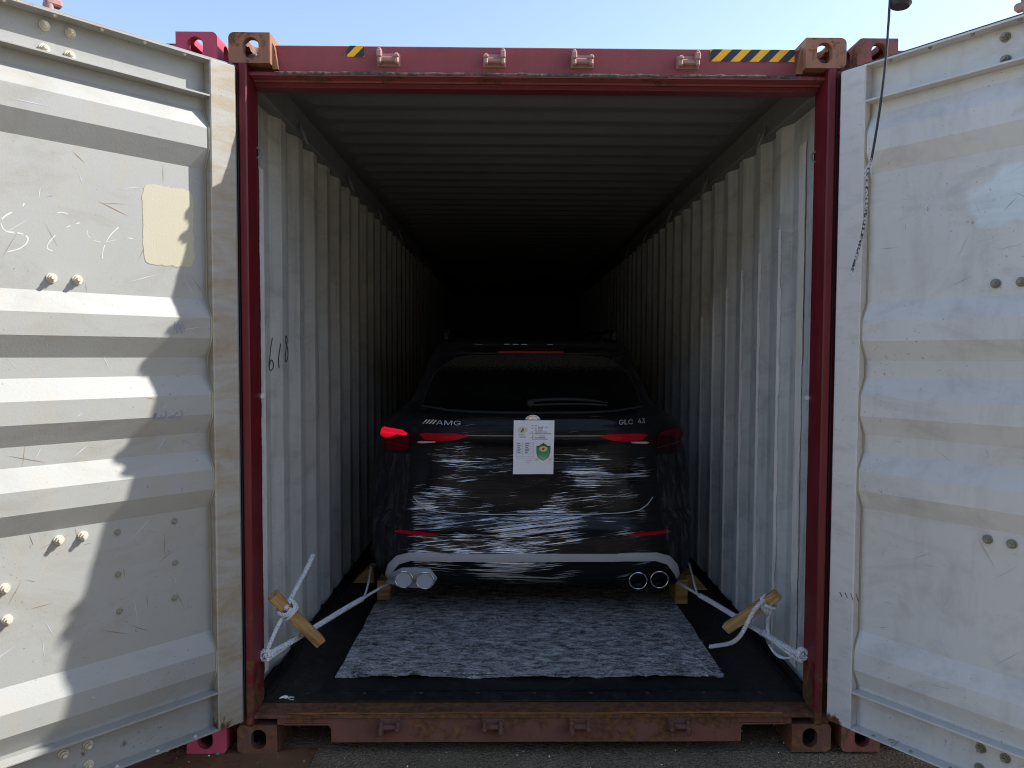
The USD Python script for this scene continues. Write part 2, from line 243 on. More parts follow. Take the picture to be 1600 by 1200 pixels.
M['chrome'] = plain('chrome', (.75, .76, .78), .12, 1.0)
M['badge'] = plain('satin_badge', (.45, .46, .48), .35, .35)
M['wiper'] = plain('matt_wiper', (.007, .007, .008), .6)
M['cap'] = plain('grey_pipe_cover_and_film_highlight', (.40, .42, .45), .55)
M['dark'] = plain('dark_void', (.004, .004, .004), .8)
M['tyre'] = plain('tyre_rubber', (.02, .02, .02), .8)
M['alloy'] = plain('alloy_wheel', (.35, .35, .36), .35, .9)
M['filmclear'] = mat('clear_stretch_film', {'t': ('transparent_bsdf', {'color': (.97, .97, .975)}), 'g': ('glossy_bsdf', {'color': (.8, .83, .88), 'roughness': .10}), 'pos': ('geometry', {}), 'mp': ('mapping', {'scale': (48, 48, 2.0)}), 'n': ('noise_texture', {'scale': 1, 'detail': 4, 'distortion': .4}),
    'b': ('bump', {'strength': .6, 'distance': .006}), 'r': ('rgb_ramp', {'ramp': [(.48, (.02,) * 3), (.70, (.13,) * 3)]}), 'm1': ('mix_closure', {})},
    [('pos.position', 'mp.vector'), ('mp.vector', 'n.vector'), ('n.fac', 'b.height'), ('b.normal', 'g.normal'), ('t.BSDF', 'm1.closure1'), ('g.BSDF', 'm1.closure2'), ('n.fac', 'r.fac'), ('r.color', 'm1.fac')], surface='m1.closure')
M['paper'] = plain('white_paper', (.90, .91, .95), .6)
M['print'] = plain('grey_print', (.22, .24, .30), .8)
M['printpale'] = plain('pale_print', (.50, .53, .60), .8)
M['green'] = mat('green_emblem_print', {'g': ('geometry', {}), 'x': ('separate_xyz', {}), 'r': ('map_range', {'from_min': 1.06, 'from_max': 1.16, 'clamp': True}), 'c': ('rgb_ramp', {'ramp': [(0, (.42, .60, .45)), (.45, (.10, .34, .14)), (1, (.02, .20, .06))]}), 'p': ('principled_bsdf', {'roughness': .6})},
    [('g.position', 'x.vector'), ('x.z', 'r.value'), ('r.result', 'c.fac'), ('c.color', 'p.base_color')])
M['gold'] = plain('yellow_print', (.80, .66, .22), .6)
M['palegold'] = plain('pale_yellow_print', (.78, .72, .50), .6)
M['maroonink'] = plain('dark_red_print', (.28, .03, .05), .6)
M['blueink'] = plain('violet_print', (.22, .16, .48), .6)
M['rope'] = mat('white_blue_rope', {'g': ('geometry', {}), 'n': ('noise_texture', {'scale': 120, 'detail': 3}), 'r': ('rgb_ramp', {'ramp': [(.30, (.22, .28, .42)), (.38, (.60, .63, .67)), (.7, (.80, .82, .82))]}), 'p': ('principled_bsdf', {'roughness': .8}), 'nb': ('noise_texture', {'scale': 500, 'detail': 2}), 'b': ('bump', {'strength': .5, 'distance': .002})},
    [('g.position', 'n.vector'), ('n.fac', 'r.fac'), ('r.color', 'p.base_color'), ('g.position', 'nb.vector'), ('nb.fac', 'b.height'), ('b.normal', 'p.normal')])
M['wood'] = mat('pine_wood', {'t': ('texture_coordinate', {}), 'm': ('mapping', {'scale': (2.5, 34, 34)}), 'n': ('noise_texture', {'scale': 1.4, 'detail': 7, 'roughness': .6, 'distortion': .8}), 'r': ('rgb_ramp', {'ramp': [(.30, (.20, .105, .035)), (.48, (.46, .27, .10)), (.66, (.60, .39, .17))]}), 'p': ('principled_bsdf', {'roughness': .65}), 'b': ('bump', {'strength': .3, 'distance': .003})},
    [('t.object', 'm.vector'), ('m.vector', 'n.vector'), ('n.fac', 'r.fac'), ('r.color', 'p.base_color'), ('n.fac', 'b.height'), ('b.normal', 'p.normal')])
M['felt'] = mat('recycled_felt', {'g': ('geometry', {}), 'm': ('mapping', {'scale': (46, 78, 78)}), 'n': ('noise_texture', {'scale': 1, 'detail': 9, 'roughness': .74, 'distortion': 2.2}), 'm2': ('mapping', {'scale': (110, 260, 260)}), 'n2': ('noise_texture', {'scale': 1, 'detail': 4, 'roughness': .6}),
    'm3': ('mapping', {'scale': (13, 30, 30)}), 'n3': ('noise_texture', {'scale': 1, 'detail': 5, 'roughness': .6, 'distortion': .6}), 'ac': ('mix_float', {'fac': .27}), 'ad': ('mix_float', {'fac': .42}), 'r': ('rgb_ramp', {'ramp': [(.40, (.012, .012, .013)), (.46, (.11, .108, .112)), (.52, (.50, .49, .50)), (.585, (1, 1, 1))]}), 'nc': ('noise_texture', {'scale': 34, 'detail': 3}), 'hm': ('mix', {'mix_type': 'color', 'fac': .22}), 'p': ('principled_bsdf', {'roughness': .95, 'specular_ior_level': .1}), 'b': ('bump', {'strength': 1, 'distance': .02})},
    [('g.position', 'm.vector'), ('m.vector', 'n.vector'), ('g.position', 'm2.vector'), ('m2.vector', 'n2.vector'), ('n.fac', 'ad.a'), ('n2.fac', 'ad.b'), ('g.position', 'm3.vector'), ('m3.vector', 'n3.vector'), ('ad.result', 'ac.a'), ('n3.fac', 'ac.b'), ('ac.result', 'r.fac'), ('g.position', 'nc.vector'), ('r.color', 'hm.color1'), ('nc.color', 'hm.color2'), ('hm.color', 'p.base_color'), ('ad.result', 'b.height'), ('b.normal', 'p.normal')])
M['fibre'] = plain('pale_fibre', (.55, .56, .60), .9)
M['ground'] = mat('stained_concrete', {'g': ('geometry', {}), 'n': ('noise_texture', {'scale': 1.6, 'detail': 8, 'roughness': .65}), 'r': ('rgb_ramp', {'ramp': [(.3, (.155, .122, .078)), (.5, (.225, .182, .122)), (.7, (.29, .238, .165))]}), 'n2': ('noise_texture', {'scale': 160, 'detail': 4, 'roughness': .6}), 'r2': ('rgb_ramp', {'ramp': [(.36, (.35,) * 3), (.52, (1, 1, 1)), (.66, (1.25,) * 3), (.72, (1.9,) * 3)]}), 'mx': ('mix', {'mix_type': 'multiply', 'fac': 1.0}),
    'v': ('voronoi_texture', {'scale': 70, 'randomness': 1}), 'b': ('bump', {'strength': .8, 'distance': .012}), 'b2': ('bump', {'strength': .5, 'distance': .02}), 'p': ('principled_bsdf', {'roughness': .85, 'specular_ior_level': .25})},
    [('g.position', 'n.vector'), ('n.fac', 'r.fac'), ('g.position', 'n2.vector'), ('n2.fac', 'r2.fac'), ('r.color', 'mx.color1'), ('r2.color', 'mx.color2'), ('mx.color', 'p.base_color'), ('n2.fac', 'b.height'), ('g.position', 'v.vector'), ('v.distance', 'b2.height'), ('b.normal', 'b2.normal'), ('b2.normal', 'p.normal')])
M['plate'] = paint('rusty_plate', (.15, .075, .03), .8, var=.35, dirt=.5, dirtcol=(.07, .05, .035), rust=.75, rscale=5, speck=.7, bump=.5)
M['litter'] = plain('white_foam_bits', (.75, .74, .70), .8)
M['stone'] = plain('grey_brown_grit', (.22, .19, .15), .9)

M['tan'] = paint('tan_cladding', (.17, .135, .095), .7, dirt=.3)
M['roofing'] = plain('dark_roofing', (.09, .09, .09), .7)
M['scale'] = mat('scaly_rust_edge', {'g': ('geometry', {}), 'n': ('noise_texture', {'scale': 40, 'detail': 6, 'roughness': .7}), 'r': ('rgb_ramp', {'ramp': [(.35, (.025, .02, .018)), (.5, (.085, .070, .060)), (.65, (.20, .135, .115))]}), 'p': ('principled_bsdf', {'roughness': .9}), 'b': ('bump', {'strength': 1, 'distance': .006})}, [('g.position', 'n.vector'), ('n.fac', 'r.fac'), ('r.color', 'p.base_color'), ('n.fac', 'b.height'), ('b.normal', 'p.normal')])
M['orange'] = paint('orange_rust_edge', (.24, .10, .025), .85, var=.5, dirt=.9, dirtcol=(.06, .03, .02), streak=(30, 30, 30))
# ======================= ground =======================
def strct(name, mesh, m, label, smooth=False):
    path = fresh('/World/' + name); p = usdkit.mesh(stage, path, tm(mesh), m, smooth=smooth); tag(p, label, kind='structure'); return path
gx = np.r_[-300, -60, -12, np.linspace(-4, 4, 41), 12, 60, 300]; gy = np.r_[-300, -60, -14, -6, np.linspace(-4, 1, 31), 6, 16, 60, 300]
GX, GY = np.meshgrid(gx, gy, indexing='ij'); near = np.clip(1 - np.maximum(np.abs(GX) - 3, 0) / 2, 0, 1) * np.clip(1 - np.maximum(np.abs(GY + 1.5) - 2, 0) / 2, 0, 1)
GZ = -.006 + (meshkit.noise(np.stack([GX * 1.3, GY * 1.3, 0 * GX], -1), 3) - .5) * .008 * near
strct('ground', grid(np.stack([GX, GY, GZ], -1)), M['ground'], 'worn brown grey concrete yard', smooth=True)

# ---- warehouse put unseen behind the camera to block low sky, mirrored in the car ----
WH = thing('added_warehouse', (0, -17, 0), 'tan warehouse put out of view behind the camera to block low sky, mirrored in the wrapped tailgate', 'added_warehouse')
part(WH, 'wall', merge([box(-34, 22, -34, -17, 0, 8.8)] + [box(x, x + .35, -17.0, -16.92, .3, 8.7) for x in np.arange(-33.5, 21.5, .7)]), M['tan'], False)
part(WH, 'roof', prism([(-34.6, 8.81), (-34.6, 9.1), (-26, 10.8), (-16.4, 9.1), (-16.4, 8.81)], 0, -34.5, 22.5), M['roofing'], False)
for x in (-22, -9, 6): part(WH, 'roller_door', box(x, x + 5, -16.9, -16.8, 0, 4.6, .02), M['steel'], False)

# ======================= shipping containers =======================
HW, HT, LEN = 1.219, 2.896, 12.19
def casting(sx, ytop, z0, up, y0=0.0, xin=1.057, xc=0.0):
    """corner casting with end, side and top openings; sx = -1 left, 1 right"""
    C = manifold3d.CrossSection; MF = manifold3d.Manifold
    r = .022; L, H, D = .162, .118, .178
    t = np.linspace(0, np.pi / 2, 6)
    o = [(0, 0), (L - r, 0)] + [(L - r + r * math.sin(a), r - r * math.cos(a)) for a in t] + [(L - r + r * math.cos(a), H - r + r * math.sin(a)) for a in t] + [(0, H)]
    body = MF.extrude(C([o]), D)                                   # (x out, z, depth)
    cav = MF.cube([L - .056, H - .056, D + .1]).translate([.028, .028, .03])
    st = lambda w, h: C.hull(C.circle(w / 2, 20).translate([0, (h - w) / 2]) + C.circle(w / 2, 20).translate([0, -(h - w) / 2]))
    hole = MF.extrude(st(.062, .082), .08).translate([L / 2 - .006, H / 2, -.02])
    top = MF.extrude(st(.064, .118), .3).rotate([90, 0, 0]).translate([L / 2, .3 + H / 2 if up else H / 2, D / 2])
    side = MF.extrude(st(.050, .078), .3).rotate([0, 90, 0]).rotate([0, 0, 0]).translate([L / 2, H / 2, D / 2])
    m = tm(body - cav - hole - top - side); v = np.array(m.vertices)
    P = np.c_[sx * (xin + v[:, 0]) + xc, y0 + v[:, 2], z0 + v[:, 1]]
    f = np.array(m.faces); mm = trimesh.Trimesh(P, f, process=False)
    if mm.volume < 0: mm = trimesh.Trimesh(P, f[:, ::-1], process=False)
    return mm

def corr_profile(a, y0, y1, per=.278, slope=.068, inner=.070, xo=1.212, xi=1.176):
    P = [(xo, y0)]; y = a
    while y < y0: y += per
    while y + slope * 2 + inner < y1: P += [(xo, y), (xi, y + slope), (xi, y + slope + inner), (xo, y + 2 * slope + inner)]; y += per
    P.append((xo, y1)); return np.array(P)

def ribbed_wall(side, a, y0, y1, z0, z1, xc=0.0, th=.003, dent=0.0):
    P = corr_profile(a, y0, y1); nz = 2
    if dent:
        Q = [P[0]]
        for p, q in zip(P[:-1], P[1:]): Q += [p + (q - p) * t for t in ((.5, 1) if q[1] < 3 else (1,))]
        P = np.array(Q); nz = 26
    Z = np.linspace(z0, z1, nz); X = np.repeat(P[:, :1], nz, 1); Y = np.repeat(P[:, 1:], nz, 1); ZZ = np.repeat(Z[None], len(P), 0)
    if dent:
        fade = np.clip((ZZ - z0) / .1, 0, 1) * np.clip((z1 - ZZ) / .1, 0, 1); pt = np.stack([Y * 1.6, ZZ * 2.2, 0 * Y + side], -1)
        X = X + dent * fade * ((meshkit.noise(pt, 3) - .5) + 1.4 * np.clip(meshkit.noise(pt * 2.1, 8) - .68, 0, 1) * 2.2); Y = Y + dent * .2 * fade * (meshkit.noise(pt * 1.4, 5) - .5)
    G = np.stack([side * X + xc, Y, ZZ], -1); inn = grid(G); out = grid((G + [side * th, 0, 0])[:, ::-1])
    return merge([inn, out])

def keeper(xc_, y, z, tall, down=False):
    """cam keeper bracket: base plate, one tall and one short lug, bar between; tall = -1 or 1 side of the tall lug"""
    s = -1 if down else 1
    parts_ = [box(xc_ - .046, xc_ + .046, y - .006, y + .001, z - .026, z + .026, .003), cyl((xc_ - .036, y - .016, z - .004), (xc_ + .036, y - .016, z - .004), .011, 12)]
    for sg, h in ((tall, .052), (-tall, .026)):
        x = xc_ + sg * .034; zz = sorted((z - s * .022, z + s * h * .75))
        parts_ += [box(x - .008, x + .008, y - .034, y - .004, zz[0], zz[1], .005), box(x - .010, x + .010, y - .040, y - .022, *sorted((z + s * .0, z + s * h * .55)), .004)]
    return merge(parts_)

def sticker(cp, x0, x1, z0, z1, y, n, first=0.0, cut=None):
    w = x1 - x0; h = z1 - z0; base = [(x0, z0), (x1, z0), (x1, z1), (x0, z1)]
    B = Polygon(base) if cut is None else Polygon(cut)
    st = part(cp, 'hazard_sticker', prism(B, 1, y - .0012, y - .0002), M['yellow'], False)
    for k in range(-1, int(n) + 2):
        q = x0 + first + k * w / n; b = w / n / 2
        g = Polygon([(q, z0), (q + b, z0), (q + b + h, z1), (q + h, z1)]).intersection(B.buffer(-.0001))
        if g.area > 1e-5: part(st, 'black_stripe', prism(g, 1, y - .0022, y - .0014), M['hblack'], False)

# ---- the open container ----
MC = thing('shipping_container', (0, 0, 0), 'open red shipping container with grey inside walls, holding the wrapped black car', 'shipping container', 'shipping containers standing side by side')
for sx in (-1, 1):
    part(MC, 'corner_casting', casting(sx, 0, HT - .118, True), M['cast'], 25)
    part(MC, 'corner_casting', casting(sx, 0, .004, False), M['castlow'], 25)
for sx in (-1, 1):
    for zz in (HT - .118, .004):
        c = casting(sx, 0, zz, zz > 1); v = np.array(c.vertices); v[:, 1] = LEN - v[:, 1]; part(MC, 'corner_casting', trimesh.Trimesh(v, np.array(c.faces)[:, ::-1], process=False), M['cast'], 25)
for sx in (-1, 1):
    poly = [(1.150, .005), (1.155, 0), (1.178, 0), (1.183, .004), (1.186, .014), (1.212, .014), (1.217, .020), (1.217, .125), (1.150, .125)]
    po = part(MC, 'corner_post', prism([(sx * a, b) for a, b in poly], 2, .118, HT - .1175), M['post'], False)
    part(po, 'seal_bead', prism([(sx * 1.1845, .001), (sx * 1.1885, .001), (sx * 1.1885, .0135), (sx * 1.1845, .0135)], 2, .17, 2.74), M['dark'], False)
    for zz in (.32, 1.02, 1.86, 2.55):
        part(po, 'hinge_lug', box(*sorted((sx * 1.196, sx * 1.216)), -.012, .016, zz - .035, zz + .035, .004), M['post'], 30)
# header
hd = part(MC, 'header', merge([box(-1.0565, 1.0565, .058, .150, 2.762, 2.872, .004), prism([(.030, 2.742), (.034, 2.757), (.058, 2.7635), (.150, 2.7635), (.150, 2.735), (.085, 2.735), (.080, 2.741)], 0, -1.1495, 1.1495)]), M['header'], 30)
part(MC, 'lintel', box(-1.1495, 1.1495, .0865, .149, 2.715, 2.7345, .002), M['lintel'], False)
for sx in (-1, 1):   # gusset between casting and header, plate above the post
    part(hd, 'gusset', prism([(sx * 1.0575, 2.776), (sx * 1.0575, 2.868), (sx * 1.046, 2.850), (sx * 1.036, 2.764)], 1, .020, .0575) if False else prism([(sx * 1.0575, 2.766), (sx * 1.0575, 2.870), (sx * 1.050, 2.856), (sx * 1.034, 2.766)], 1, .030, .0575), M['cast'], False)
    part(hd, 'corner_plate', box(*sorted((sx * 1.057, sx * 1.149)), .062, .145, 2.7640, 2.7775), M['lintel'], False)
wl = np.linspace(-1.05, 1.05, 260)   # rolled lower lip, uneven with rust scale
lipr = .0055 + .004 * meshkit.noise(np.c_[wl * 30, 0 * wl, 0 * wl], 5)
part(hd, 'rusty_lip', path_tube(np.c_[wl, np.full_like(wl, .034) + .002 * meshkit.noise(np.c_[wl * 20, 0 * wl, 0 * wl], 9), 2.751 + .004 * meshkit.noise(np.c_[wl * 14, 0 * wl, 0 * wl], 6)], lipr, 8), M['scale'], 40)
for x, t in ((-.600, -1), (-.176, 1), (.176, -1), (.602, 1)): part(MC, 'cam_keeper', keeper(x, .058, 2.816, t), M['keeper'], 30)
sticker(MC, .692, 1.034, 2.823, 2.871, .058, 4.4, first=.042)
sticker(MC, -.775, -.699, 2.828, 2.876 - .005, .058, 1.08, first=.035, cut=[(-.766, 2.828), (-.699, 2.828), (-.699, 2.871), (-.756, 2.871), (-.772, 2.846), (-.769, 2.836)])
# door sill
zs0, zs1 = .047, .158
so = [(-1.030, .120), (-.855, .120), (-.845, .114), (-.838, .102), (-.838, zs0), (.848, zs0), (.848, .102), (.853, .114), (.863, .120), (1.030, .120), (1.0565, .120), (1.0565, zs1), (-1.0565, zs1), (-1.0565, .120)]
sl = part(MC, 'door_sill', merge([prism(so, 1, .006, .060), box(-1.1495, 1.1495, .012, .175, .1585, .1655, .002), prism([(.0, .150), (.006, .146), (.030, .1585), (.030, .166), (.004, .1635)], 0, -1.1495, 1.1495)]), M['sill'], 30)
for sx in (-1, 1): part(sl, 'pocket_lip', merge([box(*sorted((sx * .842, sx * 1.03)), .0, .012, .121, .127), ]), M['sill'], False)
wl = np.linspace(-1.02, 1.02, 240); part(sl, 'rusty_edge', path_tube(np.c_[wl, .0055 + .003 * meshkit.noise(np.c_[wl * 16, 0 * wl, 0 * wl], 2), .1655 + .003 * meshkit.noise(np.c_[wl * 11, 0 * wl, 0 * wl], 12)], .0022 + .0028 * meshkit.noise(np.c_[wl * 24, 0 * wl, 0 * wl], 5), 7), M['orange'], 40)
part(sl, 'rusty_edge', path_tube(np.c_[wl, .0045 + .003 * meshkit.noise(np.c_[wl * 16, 0 * wl, 0 * wl], 22), .1515 + .003 * meshkit.noise(np.c_[wl * 13, 0 * wl, 0 * wl], 13)], .0025 + .003 * meshkit.noise(np.c_[wl * 30, 0 * wl, 0 * wl], 15), 7), M['scale'], 40)
for x, t in ((-.595, -1), (-.176, 1), (.181, -1), (.590, 1)): part(MC, 'cam_keeper', keeper(x, .006, .122, t, True), M['keeperlow'], 30, label='rusty cam keeper on the sill')
# floor, threshold
part(MC, 'floor', box(-1.1745, 1.1745, .176, LEN - .12, .135, .172), M['floor'], False)
tp = part(MC, 'threshold_plate', box(-1.149, 1.149, .100, .1755, .166, .1735, .002), M['floor'], False)
for k in range(9):
    x = -.98 + k * .245; part(tp, 'screw_head', cyl((x, .168, .1732), (x, .168, .1752), .008, 10), M['sill'], 30)
part(MC, 'cross_members', merge([box(-1.1, 1.1, y, y + .05, .012, .134) for y in np.arange(.25, 12, .35)]), M['outside'], False, kind='stuff')
# side walls
for sd, a in ((-1, .433), (1, .500)):
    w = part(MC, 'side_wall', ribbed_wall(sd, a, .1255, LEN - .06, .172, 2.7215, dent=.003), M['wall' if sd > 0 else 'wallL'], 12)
    part(MC, 'top_side_rail', box(*sorted((sd * 1.150, sd * 1.217)), .1255, LEN - .06, 2.72, 2.868, .006), M['rail'], False)
    part(MC, 'bottom_side_rail', box(*sorted((sd * 1.175, sd * 1.219)), .1255, LEN - .1, .06, .1715), M['floor'], False)
    part(MC, 'floor_angle', prism([(sd * 1.172, .1722), (sd * 1.135, .1722), (sd * 1.135, .1765), (sd * 1.168, .1765), (sd * 1.168, .205), (sd * 1.172, .205)], 1, .18, LEN - .12), M['floor'], False)
    # worn white strip of caulk on the first flat, and on the rib edges
    def rag(ya, yb, z0, z1, x, s, amp, seed):
        z = np.arange(z0, z1, .009); r_ = np.random.default_rng(seed); e = amp * (r_.random(len(z)) * .7 + meshkit.noise(np.c_[z * 9, 0 * z, 0 * z], seed) * .6); e2 = amp * .5 * meshkit.noise(np.c_[z * 30, 0 * z, 0 * z], seed + 1)
        A = np.c_[s * np.full_like(z, x), ya - e, z]; B = np.c_[s * np.full_like(z, x), yb + e2, z]; return grid(np.stack([A, B], 1))
    if sd > 0:
        part(w, 'worn_paint_edge', rag(.352, .415, .20, 2.60, 1.2062, 1, .012, 4), M['whitewear'], False)
        part(w, 'cream_paint_strip', rag(.345, .395, 1.62, 2.30, 1.2040, 1, .010, 14), M['creamwall'], False, label='cream strip of overpaint by the right post')
    else:
        part(w, 'worn_paint_edge', rag(.300, .345, .20, 2.45, 1.2062, -1, .010, 5), M['whitewear'], False)
    for k in range(6):
        y = a + .278 * k + .068
        L0, L1 = (.2, 2.25 - .07 * k) if sd > 0 else (.2, 1.2)
        zz = np.arange(L0, L1, .012); r_ = np.random.default_rng(30 + k + (sd > 0) * 20)
        e = .009 + .010 * meshkit.noise(np.c_[zz * 14, 0 * zz + k, 0 * zz], 2) + .004 * r_.random(len(zz))
        if sd > 0:
            x1 = 1.1755 + e * .036 / .068 ; A = np.c_[np.full_like(zz, 1.1728), np.full_like(zz, y + .002), zz]; B = np.c_[x1 - .0034, y - e, zz]
            part(w, 'worn_paint_edge', grid(np.stack([A, B], 1)), M['whitewear'], False)
    # rings along the top rail and on the posts
    for k in range(8):
        y = .715 + 1.03 * k; t = np.linspace(-.4, np.pi + .9, 16)
        ring = np.c_[sd * (1.128 + .0 * t) - sd * .018 * np.sin(t), y + .034 * np.cos(t), 2.712 - .052 * np.sin(t) + .01]
        part(MC, 'lashing_ring', path_tube(ring, .0065, 8), M['rail'], 40)
    for zz in (.37, 2.46):
        t = np.linspace(0, np.pi, 12); part(MC, 'lashing_ring', path_tube(np.c_[sd * (1.150 - .016 * np.sin(t)), .112 + 0 * t, zz + .020 * np.cos(t)], .005, 8), M['rail'], 40)
    for zz in (1.46,): part(w, 'weld_lump', trimesh.creation.icosphere(2, .014).apply_translation([sd * 1.149, .135, zz]), M['wall'], 40)
# number written on the left wall
lp = corr_profile(.433, .1255, LEN - .1)
def wallx(y): return -np.interp(y, lp[:, 1], lp[:, 0])
for nm, pts in (('written_six', [(.443, 1.709), (.433, 1.664), (.418, 1.613), (.411, 1.575), (.429, 1.559), (.443, 1.568), (.446, 1.594), (.439, 1.607), (.425, 1.597), (.415, 1.579)]), ('written_one', [(.488, 1.684), (.48, 1.645), (.475, 1.607), (.479, 1.571)]), ('written_eight', [(.549, 1.683), (.562, 1.703), (.543, 1.721), (.533, 1.708), (.540, 1.692), (.549, 1.683), (.569, 1.653), (.553, 1.604), (.534, 1.599), (.534, 1.632), (.549, 1.683)])):
    q = spline(np.array(pts), 60); part(MC, nm, path_tube(np.c_[wallx(q[:, 0]) + .0015, q], .0026, 6), M['ink'], 40)
# roof: cross corrugations fading out near the side rails
ys = []; y = .42
yy = np.arange(.145, LEN - .05, .209 / 12); ph = ((yy - .6195 + .03) / .209) % 1.0
tri = np.interp(ph, [0, .30, .50, .80, 1.0], [1, 0, 0, 1, 1]); xs = np.r_[-1.157, -1.08, np.linspace(-1.03, 1.03, 5), 1.08, 1.157]
amp = np.r_[0, 0, [.024] * 5, 0, 0]
YY, XX = np.meshgrid(yy, xs, indexing='ij'); ZZ = 2.838 + tri[:, None] * amp[None]
low = grid(np.stack([XX, YY, ZZ], -1)); top = grid(np.stack([XX, YY, ZZ + .004], -1)[:, ::-1]); part(MC, 'roof_panel', merge([low, top]), M['roof'], False)
part(MC, 'front_wall', merge([box(-1.217, 1.217, LEN - .0995, LEN - .02, .0, 2.866)] + [box(x, x + .12, LEN - .13, LEN - .1005, .172, 2.84, .01) for x in np.arange(-1.12, 1.05, .26)]), M['rail'], False)  # end wall painted dark to stand in for the shade at the back

# ---- the open doors: built in (s along the door from the hinge, n towards the inside face, z) ----
def door(side, hx, hy, ang, mp, ms, mb, mg, bolts, rivets, screws, title):
    d = np.array([side * math.cos(ang), -math.sin(ang), 0]); n = np.array([-side * math.sin(ang), -math.cos(ang), 0]); h = np.array([hx, hy, 0])
    def put(m):
        m = tm(m); v = np.array(m.vertices); P = h + v[:, :1] * d + v[:, 1:2] * n + v[:, 2:] * [0, 0, 1]; f = np.array(m.faces)
        det = np.linalg.det(np.stack([d, n, [0, 0, 1]])); return trimesh.Trimesh(P, f if det > 0 else f[:, ::-1], process=False)
    Z0, Z1, W, rec = .150, 2.756, 1.16, -.048
    prof = [(rec, .306)]
    for c in (.432, 1.150, 1.442, 1.734, 2.456): prof += [(rec, c - .112), (-.009, c - .038), (-.009, c + .038), (rec, c + .112)]
    prof.append((rec, 2.612)); prof = np.array(prof)
    out = prof - [.003, 0]
    poly = np.vstack([prof, out[::-1]])
    pn = part(MC, 'door', put(prism(Polygon(poly).buffer(0), 0, .1005, W - .1005)), mp, False, label=title)
    # stiles: hollow sections with slightly rounded edges
    part(pn, 'stile', put(box(0, .100, -.060, 0, Z0, Z1, .004)), ms, 30); part(pn, 'stile', put(box(W - .100, W, -.060, 0, Z0, Z1, .004)), ms, 30)
    for z0, z1, lip, fl in ((2.6125, Z1 - .0005, Z1 - .008, 2.6125), (Z0 + .0005, .3055, Z0 + .0005, .2985)):
        web = box(.1005, W - .1005, -.058, -.0505, z0 + .0005, z1 - .0005)
        a = box(.1005, W - .1005, -.0503, -.0005, lip, lip + .0072, .001); b = box(.1005, W - .1005, -.0503, -.0010, fl, fl + .0072, .001)
        part(pn, 'rail', put(merge([web, a, b])), mp, False)
    for s_ in (.1025, W - .1025):
        q = np.c_[np.full(len(prof), s_), prof[:, 0] + .0015, prof[:, 1]]; part(pn, 'sealant_bead', put(path_tube(q, .0036, 6)), M['sealant'], 40)
    g = [box(-.013, W + .013, -.034, -.020, Z1 + .0005, Z1 + .013, .004), box(-.013, -.0005, -.034, -.020, Z0, Z1 + .0004, .004), box(W + .0005, W + .013, -.034, -.020, Z0, Z1 + .0004, .004), box(-.013, W + .013, -.034, -.020, Z0 - .012, Z0 - .0005, .004),
         box(-.006, W + .006, -.048, -.036, Z1 + .0005, Z1 + .007, .002), box(-.007, -.0005, -.050, -.036, Z0, Z1, .002)]
    part(pn, 'gasket', put(merge(g)), mg, 30)
    for s_, z_ in bolts:
        nb = -.0505 if (z_ > 2.61 or z_ < .3) else rec
        part(pn, 'bolt', put(merge([cyl((s_, nb, z_), (s_, nb + .005, z_), .0165, 14), cyl((s_, nb + .005, z_), (s_, nb + .016, z_), .0125, 6), cyl((s_, nb + .016, z_), (s_, nb + .027, z_), .008, 10, .0065)])), mb, 25)
    for s_, z_ in rivets:
        part(pn, 'rivet', put(merge([cyl((s_, rec, z_), (s_, rec + .004, z_), .011, 12), cyl((s_, rec + .004, z_), (s_, rec + .012, z_), .0085, 10, .004)])), M['boltR'], 25)
    for s_, z_ in screws:
        up = z_ > 1; zf = Z1 - .008 if up else Z0 + .0077; part(pn, 'screw', put(cyl((s_, -.014, zf), (s_, -.014, zf + (-.006 if up else .006)), .0075, 10, .004)), mb, 25)
    for s_ in (.60, .95):   # lock rods on the outer face, cam ends above and below
        z1 = Z1 + .055
        part(pn, 'lock_rod', put(merge([cyl((s_, -.098, Z0 - .06), (s_, -.098, z1), .0165, 14), box(s_ - .040, s_ + .012, -.115, -.082, z1 - .004, z1 + .022, .006), box(s_ - .020, s_ + .020, -.116, -.080, z1 + .018, z1 + .045, .006), box(s_ - .03, s_ + .03, -.118, -.0605, 2.64, 2.70, .004), box(s_ - .03, s_ + .03, -.118, -.0605, .25, .31, .004)])), M['keeper'], 30)
    return pn, put
LDOOR = (-1, -1.1825, -.0272, .8075); RDOOR = (1, 1.1877, -.0218, .9205)
rows = [(.55, 2.717), (.625, 2.717), (.553, 2.641), (.627, 2.641), (.546, 1.889), (.622, 1.889), (.546, 1.003), (.619, 1.002), (.545, .258), (.620, .256), (.543, .186), (.619, .185)]
scr = [(s_, z_) for s_ in (.186, .325, .463, .603, .742, .88, 1.0) for z_ in (2.75, .15)]
dl, putl = door(*LDOOR, M['doorL'], M['stileL'], M['boltL'], M['gasketL'], rows + [(.775, .872), (.770, .767)], [(.435, .995), (.237, 1.001), (.436, .842), (.237, .842), (.434, .708), (.24, .707)], scr, 'left door swung open, half in sunlight')
dr, putr = door(*RDOOR, M['doorR'], M['stileR'], M['boltR'], M['rubber'], rows, [], scr, 'right door swung open, in shade')

